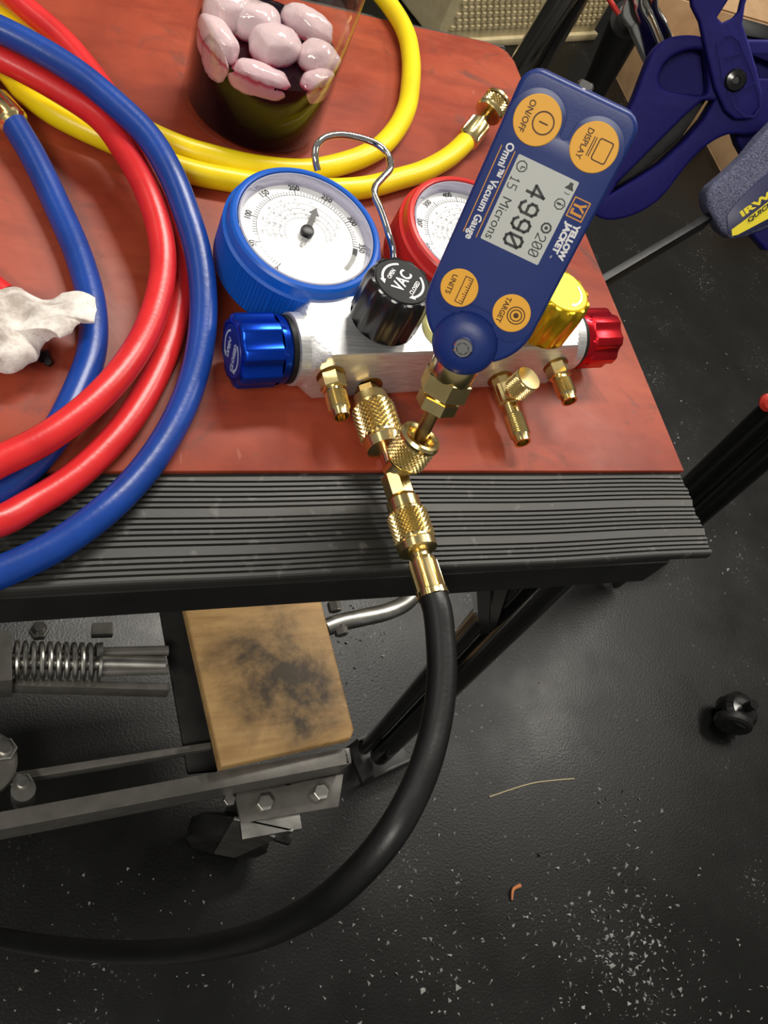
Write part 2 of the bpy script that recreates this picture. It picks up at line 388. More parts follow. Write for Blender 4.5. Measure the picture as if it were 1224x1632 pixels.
M = dict(
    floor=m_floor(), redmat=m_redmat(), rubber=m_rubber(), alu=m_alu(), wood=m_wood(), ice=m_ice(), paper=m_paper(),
    table=m_noisy('black_painted_steel', (.008, .008, .0075), (.013, .013, .012), 40, .42, 0, .1),
    gloss_black=pm('gloss_black_paint', (.006, .006, .006), .14),
    hose_b=m_hose('blue_hose_rubber', (.006, .050, .30), (.004, .036, .22)),
    hose_r=m_hose('red_hose_rubber', (.68, .022, .024), (.56, .016, .018)),
    hose_y=m_hose('yellow_hose_rubber', (.86, .68, .008), (.78, .58, .006)),
    hose_k=m_hose('black_hose_rubber', (.005, .005, .0055), (.003, .003, .003), .42),
    brass=m_noisy('brass', (.74, .57, .24), (.86, .70, .34), 60, .22, 1, .03),
    brass_d=m_noisy('tarnished_brass', (.24, .15, .055), (.50, .34, .12), 90, .30, 1, .05),
    copper=pm('coppery_brass', (.72, .40, .24), .2, 1),
    chrome=pm('chrome', (.72, .70, .66), .08, 1), steel=m_noisy('zinc_steel', (.38, .37, .34), (.58, .56, .52), 60, .34, 1, .1),
    grey=m_noisy('grey_painted_steel', (.125, .118, .106), (.165, .155, .14), 70, .36, .3, .1),
    dgrey=m_noisy('dark_grey_painted_steel', (.020, .020, .019), (.032, .031, .029), 60, .40, .2, .1),
    boot_b=pm('blue_gauge_boot', (.004, .095, .50), .34), boot_r=pm('red_gauge_boot', (.60, .022, .018), .34),
    dial=pm('white_dial', (.88, .88, .88), .55), ink=pm('black_ink', (.012, .012, .013), .6), fink=pm('faint_ink', (.36, .36, .37), .6),
    lens=m_glass('clear_lens', rough=.04, ior=1.16), glass=m_glass('jar_glass', (.985, .98, .965), ior=1.22),
    an_b=pm('blue_anodised', (.004, .055, .55), .24, .85), an_r=pm('red_anodised', (.62, .012, .022), .24, .85), an_y=pm('gold_anodised', (.80, .52, .02), .26, .8),
    cap_b=pm('dark_blue_cap', (.006, .018, .20), .35), cap_y=pm('yellow_cap', (.85, .72, .02), .4), cap_r=pm('red_cap', (.45, .01, .015), .4),
    kblack=pm('black_anodised', (.009, .009, .010), .30), kcap=m_noisy('black_label', (.010, .010, .011), (.013, .013, .014), 300, .75, 0, .1),
    white=pm('white_print', (.80, .80, .80), .55), wblue=pm('pale_blue_print', (.42, .46, .62), .55),
    body=m_noisy('blue_plastic', (.007, .026, .165), (.008, .029, .18), 900, .42, 0, .12, .0003),
    film=pm('blue_membrane', (.020, .040, .180), .36), orange=pm('orange_button', (.92, .46, .050), .45), bink=pm('brown_ink', (.09, .035, .01), .5),
    lcd=pm('lcd_panel', (.58, .60, .57), .35), lcdink=pm('lcd_segments', (.055, .06, .058), .4), oranget=pm('orange_print', (.72, .31, .04), .5),
    liquid=pm('dark_cordial', (.008, .002, .0045), .05, 0, Specular_IOR_Level=.12),
    clampb=m_noisy('indigo_plastic', (.010, .008, .105), (.012, .010, .125), 200, .6, 0, .1, spec=.15), clampg=m_noisy('speckled_grey_blue_rubber', (.030, .034, .085), (.15, .155, .24), 700, .7, 0, .5, .001),
    navy=pm('navy_label', (.010, .012, .07), .4), yel=pm('yellow_print', (.80, .66, .02), .45), blackm=m_noisy('black_steel', (.006, .006, .006), (.012, .012, .012), 80, .38, .3, .1),
    cream=m_noisy('cream_plastic', (.42, .35, .20), (.50, .42, .25), 30, .6, 0, .1), card=m_noisy('cardboard', (.36, .22, .11), (.44, .28, .15), 20, .8, 0, .1),
    pine=m_noisy('pale_pine', (.50, .36, .19), (.60, .45, .26), 60, .7, 0, .1), grit=pm('pale_grit', (.30, .30, .285), .4), bark=pm('rusty_scrap', (.42, .15, .05), .7),
    blackr=m_noisy('black_rubber', (.007, .007, .007), (.012, .012, .012), 120, .5, 0, .2, spec=.25), redp=pm('red_paint', (.50, .03, .02), .3), whitep=pm('white_plastic', (.75, .73, .68), .5),
    pale=pm('pale_yellow_plastic', (.80, .74, .28), .35),
    sheen=pm('lens_bezel', (.42, .41, .52), .10, .25), thread=pm('pale_thread', (.42, .36, .22), .8),
)

# ------------------------------------------------------------------ the setting
fl = MB(); nx = 2
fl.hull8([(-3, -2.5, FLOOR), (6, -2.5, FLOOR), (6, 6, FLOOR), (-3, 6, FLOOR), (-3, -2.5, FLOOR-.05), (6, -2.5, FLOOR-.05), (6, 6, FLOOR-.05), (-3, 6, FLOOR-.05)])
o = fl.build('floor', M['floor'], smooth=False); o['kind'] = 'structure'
M['wall'] = m_noisy('workshop_wall', (.40, .38, .34), (.46, .44, .40), 3, .7, 0, .05)
for nm, c in (('wall_back', (-3, 5.9, 6, 6)), ('wall_right', (5.9, -2.5, 6, 5.9))):
    o = MB().box(Frame((0, 0, 0), (1, 0, 0), (0, 1, 0)), c[0], c[2], c[1], c[3], FLOOR, 1.9).build(nm, M['wall'], smooth=False); o['kind'] = 'structure'
g = MB(); rnd = random.Random(3)
def chip(p, s):
    q = [p + V((rnd.uniform(-1, 1), rnd.uniform(-1, 1), 0)) * s for _ in range(3)] + [p + V((0, 0, s * rnd.uniform(.5, 1.1)))]
    b_ = len(g.v); g.v.extend(q); g.f.extend([(b_, b_+1, b_+3), (b_+1, b_+2, b_+3), (b_+2, b_, b_+3), (b_+2, b_+1, b_)])
for (px, py, sx, sy, n, s) in ((960, 1480, 75, 45, 130, 1), (1030, 1560, 80, 50, 220, 1), (720, 1400, 70, 60, 70, 1), (560, 1430, 110, 60, 60, .8), (640, 1250, 60, 60, 45, .8),
                               (600, 1060, 40, 60, 90, .8), (950, 1290, 70, 40, 45, 1), (200, 1560, 140, 40, 80, .8), (1160, 830, 30, 40, 30, 1), (240, 1430, 120, 40, 40, .7), (1050, 600, 60, 60, 60, .8), (580, 1020, 30, 40, 70, 1), (1000, 1500, 45, 60, 160, 1.1), (780, 1040, 60, 50, 25, .8), (690, 1560, 60, 40, 50, 1), (640, 1530, 90, 40, 60, .9)):
    for _ in range(n):
        q = P(rnd.gauss(px, sx), rnd.gauss(py, sy), FLOOR)
        if min((q - P(x, y, FLOOR)).length for x, y in ((606, 1203), (625, 1195), (420, 1330), (1186, 744), (1215, 730), (1260, 720), (800, 1264), (870, 1245))) > .075: chip(q, .0036 * s * rnd.uniform(.3, 1.3))
o = g.build('floor_grit', M['grit'], smooth=False); o['kind'] = 'stuff'; tag(o, 'scattered pale grit and chips lying on the black floor', 'grit')

# ------------------------------------------------------------------ work table
TX0, TX1, TY0, TY1 = -.36, .3925, .158, .632
RUB = -.003                                       # top of the rubber tread under the red sheet
tb = thing('work_table', 'black steel work table carrying the ribbed rubber and the red sheet', 'table', (0.05, .4, FLOOR))
WF = Frame((0, 0, 0), (1, 0, 0), (0, 1, 0))
MB().box(WF, TX0, TX1 - .034, TY0 + .002, TY1 - .01, -.034, -.0086).build('table_top', M['table'], tb, bevel=.0015)
MB().box(WF, TX0, TX1 - .030, TY0 - .0015, TY0 + .004, -.036, -.0086).build('front_apron', M['table'], tb, bevel=.001)
MB().box(WF, TX1 - .034, TX1 - .030, TY0 + .004, TY1 - .01, -.06, -.0086).build('side_apron', M['table'], tb, bevel=.001)
lt, lb = V((.3235, .180, -.034)), P(606, 1203, -.715)
leg = MB().tube([lt, lb], .0135, 24).build('leg', M['gloss_black'], tb)
lt2, lb2 = lt + V((-.026, .004, 0)), lb + V((-.020, .012, 0))
MB().tube([lt2, lb2], .0085, 20).build('leg_brace', M['gloss_black'], tb)
fd = Frame(P(610, 1200, FLOOR), (1, .25, 0), (-.25, 1, 0))
foot = MB()
foot.box(fd, -.045, .03, -.028, -.024, 0, .045); foot.box(fd, -.045, .03, .022, .026, 0, .045); foot.box(fd, -.045, .03, -.028, .026, 0, .004)
foot.build('foot_bracket', M['dgrey'], tb, bevel=.001)
st = MB(); a = P(770, 915, -.034); b = lt.lerp(lb, .24) + V((-.012, .006, 0))
st.tube([a, b], .0075, 6); st.tube([a + V((.013, 0, 0)), b + V((.004, 0, 0))], .0075, 6)
st.build('strut', M['gloss_black'], tb)
# rear legs, hidden under the top, carry it
for x, y in ((.36, .60), (-.32, .60), (-.32, .19)):
    MB().tube([(x, y, -.034), (x + (.05 if x > 0 else -.05), y, FLOOR)], .0135, 16).build('leg', M['gloss_black'], tb)

# ribbed rubber tread
prof = []; y = TY0
prof += [(y, -.0085), (y, -.0046), (y + .0006, RUB - .0004)]; y += .0016
pat = [1, 1, 1, 1, 3, 1, 1, 1, 1, 1, 3, 1, 1, 1, 1, 1, 3, 1, 1, 1] ; i = 0
def groove(y0, w_): return [(y0, RUB), (y0 + w_*.22, RUB - .0013), (y0 + w_*.78, RUB - .0013), (y0 + w_, RUB)]
while y < .2195:
    prof.append((y, RUB)); y += .0016 * (pat[i % len(pat)] if pat[i % len(pat)] == 1 else 2.9); prof += groove(y, .00125)[0:]; y += .00125; i += 1
prof.append((.605, RUB)); y = .607
while y < TY1 - .003:
    prof += groove(y, .0014); y += .0030
prof += [(TY1, RUB), (TY1, -.0085)]
rb = MB(); NX = 36
for k in range(NX + 1):
    x = TX0 + (TX1 - TX0) * k / NX
    for (yy, zz) in prof:
        e = (.0006 * math.sin(yy * 900 + 1.3) + .0008*math.sin(yy*260)) if k == NX else 0
        rb.v.append(V((x + e, yy + .0004 * math.sin(x * 40) * (1 if yy < .23 else 0), zz)))
m_ = len(prof)
for k in range(NX):
    for j in range(m_ - 1): rb.f.append((k*m_ + j, (k+1)*m_ + j, (k+1)*m_ + j + 1, k*m_ + j + 1))
    rb.f.append((k*m_ + m_ - 1, (k+1)*m_ + m_ - 1, (k+1)*m_, k*m_))
rb.f.append(tuple(range(m_))); rb.f.append(tuple(NX*m_ + j for j in reversed(range(m_))))
o = rb.build('rubber_tread', M['rubber'], ang=20); tag(o, 'black ribbed rubber tread strip along the front of the table top', 'rubber mat')

# red sheet
ol = [(TX0 + .01, .2145), (-.1, .2150), (.05, .2146), (.20, .2151), (.30, .2147), (.3935, .2150), (.3935, .40), (.3938, .6085)]
ol += [(.3905, .619), (.384, .6245), (.374, .627), (.30, .625), (.1, .624), (TX0 + .01, .624)]
mb = MB(); prism(mb, [ol], WF, RUB, 0.0, .0006, 1)
o = mb.build('red_sheet', M['redmat'], ang=40); tag(o, 'worn glossy red rubber sheet covering the table top', 'sheet')

# ------------------------------------------------------------------ hoses
HR = .0076
def hose(pts, r=HR, per=12): return spline([P(*p) if len(p) == 3 and p[2] < 5 else V(p[:3]) for p in pts], per)
def coupling(parent, at, direction, s=1.0):      # s scales the nut's girth      # crimped ferrule + neck + knurled nut, pointing away from the hose
    fr = axis_frame(at, direction)
    def crimp(t, h, r): return r + (.0006 if int(t / (2*PI) * 24) % 3 else -.0004) * (1 if .003 < h < .017 else 0)
    MB().lathe([(.0068, -.002), (.0084, 0), (.0086, .002), (.0080, .004), (.0080, .016), (.0074, .018), (.0050, .0195), (.0042, .020)], fr, 72, crimp).build('ferrule', M['brass'], parent)
    MB().lathe([(.0040, .0195), (.0040, .030)], fr, 24).build('neck', M['brass_d'], parent)
    k = MB(); k.lathe([(.0045, .027), (.0100*s, .0275), (.0108*s, .029), (.0108*s, .031), (.0100*s, .032)], fr, 40)
    knurl(k, fr, .0102*s, .0318, .040, 26, 14, .0008)
    k.lathe([(.0100*s, .0398), (.0106*s, .0405), (.0104*s, .042), (.0078*s, .0425), (.0070*s, .0415), (.0070*s, .034), (0, .034)], fr, 40, cap=False)
    k.build('knurled_nut', M['brass'], parent)

# yellow hose: coupling -> lower strand -> loops off to the left -> upper strand -> loop round the jar
yp = [(744, 224, .0080), (728, 240, .0078), (710, 254, .0074), (672, 274, .0072), (636, 285, .0071), (581, 299, .0071), (500, 303, .0071), (430, 297, .0071), (367, 287, .0071), (308, 275, .0071), (250, 256, .0071), (190, 230, .0071), (130, 203, .0071), (83, 178, .0071), (44, 148, .0071), (14, 114, .0071), (-16, 72, .0072)]
yp = [P(*p) for p in yp]
yl = P(-10, 12, .0071)
yp += [V((-.10, .52, .008)), V((-.20, .525, .008)), V((-.25, .575, .008)), V((-.19, .612, .008)), V((-.11, .605, .0075))]
yp += [P(*p) for p in [(-10, 22, .0071), (50, 68, .0071), (120, 128, .0071), (180, 178, .0071), (241, 215, .0071), (293, 237, .0071), (338, 250, .0071), (391, 263, .0071), (440, 270, .0071), (480, 272, .0071), (511, 269, .0071), (542, 262, .0071), (575, 251, .0071), (606, 234, .0071), (632, 205, .0071), (648, 172, .0071), (654, 137, .0071), (655, 95, .0071), (646, 51, .0071), (622, 10, .0071), (585, -32, .0071), (530, -80, .0071)]]
yh = thing('yellow_hose', 'yellow charging hose looping round the drink jar with a brass end by the vacuum gauge', 'hose', yp[0].copy())
sp = spline(yp, 12); MB().tube(sp, .0071, 20).build('hose', M['hose_y'], yh)
coupling(yh, sp[0], (sp[0] - sp[2]) + V((0, 0, .0012)))

# red hose
rp = [P(*p) for p in [(-55, -70, .0235), (0, -25, .0232), (41, 13, .0230), (75, 41, .0228), (105, 69, .0226), (140, 110, .0225), (168, 148, .0225), (205, 200, .0224), (240, 258, .0220), (268, 322, .0168), (284, 390, .0108), (287, 460, .0078), (271, 540, .0070), (237, 620, .0068), (188, 693, .0068), (122, 758, .0070), (50, 804, .0080), (-20, 836, .0115)]]
rp += [V((-.07, .178, .0215)), V((-.12, .190, .027)), V((-.19, .25, .022)), V((-.225, .36, .022)), V((-.165, .465, .028))]
rp += [P(*p) for p in [(-60, 66, .0274), (6, 96, .0270), (82, 137, .0260), (158, 188, .0255), (198, 240, .0272), (232, 300, .0285), (254, 365, .0255), (260, 425, .0225), (245, 500, .0215), (210, 570, .0228), (155, 635, .0236), (80, 694, .0234), (8, 731, .0226), (-50, 752, .0220)]]
rp += [V((-.055, .225, .021)), V((-.09, .265, .013)), V((-.09, .33, .0078)), V((-.05, .358, .0072)), P(8, 474, .0072)]
rh = thing('red_hose', 'red charging hose coiled in two arcs inside the big blue loop', 'hose', V((0.02, .33, 0)))
MB().tube(spline(rp, 12), .0068, 20).build('hose', M['hose_r'], rh)

# blue hose
bp = [P(*p) for p in [(22, 196, .0118), (53, 249, .0100), (92, 330, .0075), (126, 410, .0072), (147, 490, .0072), (146, 560, .0072), (121, 630, .0072), (85, 697, .0072), (40, 748, .0072), (-30, 793, .0072)]]
bp += [V((-.06, .198, .0072)), V((-.14, .200, .0075)), V((-.225, .215, .020)), V((-.285, .36, .041)), V((-.18, .50, .0415))]
bp += [P(*p) for p in [(-60, 22, .0415), (0, 47, .0412), (54, 74, .0409), (118, 113, .0402), (176, 159, .0395), (235, 216, .0378), (274, 280, .0362), (299, 345, .0320), (316, 405, .0275), (324, 470, .0225), (321, 540, .0170), (305, 612, .0120), (272, 687, .0085), (224, 757, .0072), (162, 818, .0072), (85, 872, .0052), (0, 912, .0044), (-80, 940, .0044)]]
bp += [V((-.12, .165, .0045))]
bh = thing('blue_hose', 'blue charging hose, outermost loop at the left with an inner end by the paper towel', 'hose', V((0.01, .33, 0)))
sp = spline(bp, 12); MB().tube(sp, .0071, 20).build('hose', M['hose_b'], bh)
coupling(bh, sp[0], (sp[0] - sp[3]) + V((-.001, .0, -.0004)), .74)

# ------------------------------------------------------------------ gauge manifold
U = V((.9935, .114, 0)).normalized(); W = V((-U.y, U.x, 0))
BC = V((.2285, .2860, .0215))                    # centre of the block
man = thing('gauge_manifold', 'brushed aluminium gauge manifold with two dials and coloured knobs on the red sheet', 'gauge set', (BC.x, BC.y, 0))
BF = Frame(BC, U, W)
HL, HW, HH = .0865, .0192, .0187
AF = Frame(BC, W, n=U)                            # axis frame: n along the block
AF = Frame(BC, W, V((0, 0, 1)))
if AF.n.dot(U) < 0: AF = Frame(BC, -W, V((0, 0, 1)))
blk = MB(); SEG = 96; L = []
def sqr(t):
    c, s = abs(math.cos(t)), abs(math.sin(t)); return min(HW / max(c, 1e-6), HH / max(s, 1e-6))
def coner(a): return .0190 + max(0, (HL - abs(a))) * .95
st_ = [-HL, -HL + .002, -HL + .004, -HL + .006, -HL + .008, -HL + .0095, -.06, 0, .06, HL - .0095, HL - .008, HL - .006, HL - .004, HL - .002, HL]
blk.lathe([(1, h) for h in st_], AF, SEG, lambda t, h, r: min(sqr(t + PI/SEG*0), coner(h)))
blk.build('manifold_block', M['alu'], man, ang=25)

def knob_flutes(n, depth, width=.55):
    def rf(t, h, r):
        x = (t * n / (2*PI)) % 1; d = abs(x - .5) * 2
        return r - depth * max(0, 1 - (d / width)**2) if r > .0160 else r
    return rf
def end_knob(sgn, name, mat, capm, R, text_on):
    fr = Frame(BF.pt(sgn * HL, 0, 0), W if sgn > 0 else -W, V((0, 0, 1)))
    if fr.n.dot(U) * sgn < 0: fr = Frame(fr.o, -fr.u, fr.v)
    fm = MB(); fm.lathe([(.0150, -.001), (.0190, 0), (.0190, .0052), (.0170, .006), (.0120, .006)], fr, 64); fm.build('flange', M['alu'], man)
    MB().lathe([(.0165, .0055), (.0178, .006), (.0178, .0085), (.0150, .009)], fr, 48).build('seal_ring', M['blackr'], man)
    k = MB(); k.lathe([(.0140, .0085), (R - .002, .0088), (R - .001, .0105), (R - .001, .0135)], fr, 64, cap=False)
    k.lathe([(R - .001, .0135), (R, .0145), (R, .0335), (R - .0008, .0350), (R - .0022, .0357), (R - .0045, .0357), (R - .005, .0350), (0, .0350)], fr, 144, knob_flutes(8, .0017, .66), cap=False)
    ko = k.build(name, mat, man, ang=40)
    MB().lathe([(0, .0352), (R - .0052, .0352), (R - .0054, .0358), (0, .0358)], fr, 48, cap=False).build('end_cap', capm, ko)
    if text_on:
        f0_ = Frame(fr.pt(0, 0, .0359), W, n=fr.n); a_, b_ = V(f0_.ray(362, 575)), V(f0_.ray(368, 545)); tf = f0_.sub(0, 0, 0, math.atan2(b_.y - a_.y, b_.x - a_.x))
        l = MB(); text(l, 'OPEN', .0046, tf.sub(-.001, .0040), .0001); text(l, 'CLOSED', .0046, tf.sub(-.001, -.0042), .0001)
        prism(l, [arc_arrow(.0104, .0011, .62, 2.5)], tf, 0, .0001); prism(l, [arc_arrow(.0104, .0011, -.62, -2.5)], tf, 0, .0001)
        l.build('cap_lettering', M['wblue'], ko, smooth=False)
end_knob(-1, 'blue_knob', M['an_b'], M['cap_b'], .0190, True)
end_knob(1, 'red_knob', M['an_r'], M['cap_r'], .0185, True)

def top_knob(x, y, name, mat, capm, inkm, word, R=.0185, nf=12):
    fr = Frame((x, y, BC.z + HH), (1, 0, 0), (0, 1, 0))
    k = MB(); k.lathe([(.0085, -.001), (.0085, .005), (R - .003, .0055), (R - .0006, .007)], fr, 48, cap=False)
    k.lathe([(R - .0006, .007), (R, .008), (R - .0004, .0285), (R - .0012, .0325), (R - .0022, .0345), (R - .0036, .0347), (R - .004, .0342), (0, .0342)], fr, nf * 12, knob_flutes(nf, .0013, .75), cap=False)
    ko = k.build(name, mat, man, ang=45)
    MB().lathe([(0, .0344), (R - .0042, .0344), (R - .0045, .0351), (0, .0351)], fr, 48, cap=False).build('label_disc', capm, ko)
    a_, b_ = V(fr.ray(620, 466)), V(fr.ray(643, 430)); tf = fr.sub(0, 0, .0352, math.atan2(b_.y - a_.y, b_.x - a_.x))
    l = MB()
    if word:
        text(l, word, .0088, tf.sub(-.0002, .0002), .00018, .86)
        text(l, 'OPEN', .0031, tf.sub(0, .0066), .00006, .92); text(l, 'CLOSED', .0031, tf.sub(0, -.0068), .00006, .92)
    prism(l, [arc_arrow(.0108, .0012, .62, 2.45)], tf, 0, .0001); prism(l, [arc_arrow(.0108, .0012, -.62, -2.45)], tf, 0, .0001)
    l.build('knob_lettering', inkm, ko, smooth=False)
top_knob(.1822, .2785, 'vacuum_knob', M['kblack'], M['kcap'], M['white'], 'VAC')
top_knob(.2795, .2835, 'reference_knob', M['an_y'], M['cap_y'], M['white'], '')
# sight glass between the two top knobs
fr = Frame((.2235, .2800, BC.z + HH), (1, 0, 0), (0, 1, 0))
sg = MB().lathe([(.0150, -.001), (.0150, .0020), (.0138, .0035), (.0110, .0035), (.0105, .0025), (0, .0025)], fr, 40, cap=False).build('sight_glass', M['pale'], man)

def gauge(G, tilt, name, bootm, R=.0418, sizes=True, a_needle=65, nums=None, spin=0):
    n = V((tilt[0], tilt[1], 1)).normalized(); fr = Frame(G, (1, 0, -tilt[0]), n=n)
    NR = 132
    def rib(t, h, r): return r - (.0007 if (t * NR / (2*PI)) % 1 < .5 else 0) * (1 if -.0325 < h < -.0085 else 0)
    bt = MB()
    bt.lathe([(.0368, -.012), (.0372, -.002), (.0377, -.0004), (.0386, 0), (.0402, -.0004), (.0414, -.0016), (.0418, -.0035), (.0424, -.0070), (.0440, -.0080), (.0440, -.0090), (.0442, -.0320), (.0440, -.0335), (.0420, -.0365), (.0390, -.038), (0, -.038)], fr, NR * 4, rib, cap=False)
    bo = bt.build('gauge_boot', bootm, man, ang=30)
    dl = MB().lathe([(.0368, -.0125), (.0368, -.0085), (.0366, -.0080), (0, -.0080)], fr, 64, cap=False).build('dial_face', M['dial'], bo)
    df = fr.sub(.0012, .0012, -.0079)
    ink = MB(); fnt = MB()
    for k in range(0, 151):                       # outer scale: 50 per 34.3 degrees
        a = math.radians(93.6 - (k * 2.5 - 200) * .686)
        if a < math.radians(-13) or a > math.radians(235): continue
        big = k % 20 == 0; mid = k % 4 == 0
        if not mid and k % 2: continue
        r0 = .0272 if not big else .0268; r1 = .0292 + (.0012 if big else .0004 if mid else 0)
        prism(ink, [bar(r0*math.cos(a), r0*math.sin(a), r1*math.cos(a), r1*math.sin(a), .00045 if big else .00024)], df, 0, .00006)
    for (s, ad) in nums:
        a = math.radians(ad); text(ink, s, .0047, df.sub(.0318*math.cos(a), .0318*math.sin(a), 0, a - PI/2), .00010, .9, .00006)
    for r, a0, a1 in ((.0270, -10, 195), (.0215, 20, 215), (.0178, 10, 225), (.0145, -5, 228), (.0115, -20, 235)):
        A = [math.radians(a0 + (a1-a0)*i/40) for i in range(41)]
        wd = .0001
        lp = [((r+wd)*math.cos(a), (r+wd)*math.sin(a)) for a in A] + [((r-wd)*math.cos(a), (r-wd)*math.sin(a)) for a in reversed(A)]
        prism(ink if r > .025 else fnt, [lp], df, 0, .00006)
        if r < .025:
            for i in range(28):
                a = math.radians(a0 + (a1-a0)*i/27.); prism(fnt, [bar(r*math.cos(a), r*math.sin(a), (r+.0013)*math.cos(a), (r+.0013)*math.sin(a), .0002)], df, 0, .00006)
            for i in range(9):
                a = math.radians(a0 + (a1-a0)*(i+.5)/9.); text(fnt, str(20*(i-1)), .0019, df.sub((r+.0024)*math.cos(a), (r+.0024)*math.sin(a), 0, a - PI/2), 0, 1, .00006)
    A = [math.radians(-12 - 36*i/12) for i in range(13)]
    prism(ink, [[(.0296*math.cos(a), .0296*math.sin(a)) for a in A] + [(.0268*math.cos(a), .0268*math.sin(a)) for a in reversed(A)]], df, 0, .00006)
    text(fnt, 'VIBRATION', .0026, df.sub(.0015, -.0068), .00005, 1, .00006); text(fnt, 'FREE', .0026, df.sub(.0015, -.0100), .00005, 1, .00006)
    ink.build('dial_print', M['ink'], dl_parent(bo), smooth=False); fnt.build('dial_scales', M['fink'], dl_parent(bo), smooth=False)
    nd = MB(); nf = df.sub(0, 0, .0022, math.radians(a_needle))
    prism(nd, [[(-.0115, -.0007), (-.003, -.0017), (.0140, -.0015), (.0138, -.0029), (.0190, 0), (.0138, .0029), (.0140, .0015), (-.003, .0017), (-.0115, .0007)]], nf, 0, .0004)
    nd.lathe([(.0036, -.0012), (.0038, .0010), (.0033, .0022), (.0012, .0027), (0, .0026)], nf, 32); nd.build('needle', M['blackm'], bo)
    bz = MB(); bz.lathe([(.0371, -.0010), (.0362, -.0008), (.0360, -.0016), (.0353, -.0050), (.0350, -.0078)], fr, 72, cap=False); bz.build('bezel_ring', M['sheen'], bo)
    ln = MB(); ln.lathe([(.0361, -.0024), (.0352, -.0020), (.0340, -.0018), (0, -.0010)], fr, 72, cap=False); ln.build('lens', M['lens'], bo)
    return bo
def dl_parent(bo): return bo
NB = [('0', 231), ('50', 197), ('100', 163), ('150', 128), ('200', 93.6), ('250', 59), ('300', 24.5), ('350', -9.5)]
NRd = [('0', 231), ('100', 200), ('200', 168), ('300', 136), ('400', 104), ('500', 60), ('600', 25), ('800', -9.5)]
gauge(V((.1507, .3355, .050)), (-.008, -.0815), 'blue', M['boot_b'], nums=NB)
gauge(V((.2553, .3490, .050)), (-.008, -.0815), 'red', M['boot_r'], nums=NRd, a_needle=225)
for gx, gy in ((.1525, .302), (.254, .312)):      # stems joining gauges to the block
    MB().tube([(gx, gy + .02, .022), (gx + .002, gy - .006, .022)], .006, 16).build('gauge_stem', M['brass_d'], man)

# chrome hanging hook
hp = [V((.1985, .3065, .030)), P(627, 402, .040), P(619, 372, .046), P(607, 335, .050), P(597, 312, .052), P(598, 298, .053), P(611, 282, .054), P(622, 268, .055), P(619, 248, .056), P(604, 232, .057), P(578, 221, .058), P(545, 215, .058), P(519, 219, .057), P(505, 232, .055), P(502, 250, .052), P(506, 272, .047)]
MB().tube(spline(hp, 8), .0020, 14).build('hanging_hook', M['chrome'], man)

OUT = V((.03, -1, 0)).normalized()
def port(x, z, L=.012, thr=.0105):
    o_ = BF.pt(0, 0, 0); s_ = (x - BC.x) / U.x
    fr = axis_frame(BF.pt(s_, -HW, z - BC.z), OUT)
    m1 = MB(); m1.lathe([(.0075, -.001), (.0078, .0006), (.0066, .0012)], fr, 32); m1.build('port_seat', M['brass_d'], man)
    m2 = MB(); m2.hexa(fr, .0070, .001, .0095); m2.lathe([(.0048, .009), (.0048, .012)], fr, 24); thread(m2, fr, .0058, .0115, .0115 + thr, 9)
    m2.build('flare_port', M['brass'], man); return fr
port(.1545, .0240); port(.3015, .0220)
# service port with knurled core cap
fr = axis_frame(BF.pt((.2672 - BC.x)/U.x, -HW, .0115 - BC.z), OUT)
MB().lathe([(.0075, -.001), (.0078, .0006), (.0066, .0012)], fr, 32).build('port_seat', M['brass_d'], man)
m2 = MB(); m2.hexa(fr, .0062, .0, .020, segs=8); m2.hexa(fr, .0068, .006, .018); m2.lathe([(.0050, .019), (.0050, .027)], fr, 24); thread(m2, fr, .0060, .0265, .0405, 10)
m2.build('service_port', M['brass'], man)
cf = axis_frame(fr.pt(0, 0, .014), V((.18, -.02, 1)), (1, 0, 0))
m3 = MB(); m3.lathe([(.0045, 0), (.0045, .010)], cf, 24); knurl(m3, cf, .0078, .008, .0195, 30, 18, .0005)
m3.lathe([(.0072, .0193), (.0078, .0198), (.0074, .0208), (0, .0210)], cf, 40, cap=False); m3.build('core_cap', M['brass'], man)

# ------------------------------------------------------------------ vacuum gauge (held upright by its brass stem)
S0 = V((.1938, .2271, .0939))
VF = Frame(S0, (.8242, -.5572, .1014), n=(-.5459, -.7337, .4045))
mm = .001
vg = thing('vacuum_gauge', 'blue handheld vacuum gauge with orange buttons standing on a brass stem', 'gauge', S0 - VF.v * .05)
TH = .019
def bodyloop(ins, r=.0075):
    x = .0255 - ins; top = .1113 - ins; cyc = .0165
    lp = circ(x - r, top - r, r, 6, 0, PI/2) + circ(-x + r, top - r, r, 6, PI/2, PI)
    R_ = x
    lp += circ(0, cyc, R_, 28, PI, 2*PI); return lp
b_ = MB(); prism(b_, [bodyloop(0)], VF, -TH, 0, .0022, 4)
b_.build('body', M['body'], vg, ang=40)
# membrane: raised overlay with two lobes at the top, notched between, and a dip around the dome
lp = []
lobe = .0118
lp += circ(.0128, .0945, lobe, 20, 0.0, PI*.86)
lp += circ(0, .0935, .0016, 6, 0, -PI)
lp += circ(-.0128, .0945, lobe, 20, PI*.14, PI)
lp += [(-.0246 + .0002, .085), (-.0244, .0240)]
lp += circ(-.0128, .0208, .0113, 14, PI*1.02, PI*1.62)
lp += circ(0, -.0005, .0172, 14, PI*.62, PI*.36)
lp += circ(.0135, .0185, .0108, 14, PI*1.35, PI*1.98)
lp += [(.0244, .0240), (.0246 - .0002, .085)]
f_ = MB(); prism(f_, [lp], VF, -.001, .0006, .0003, 1); f_.build('membrane', M['film'], vg, ang=40)
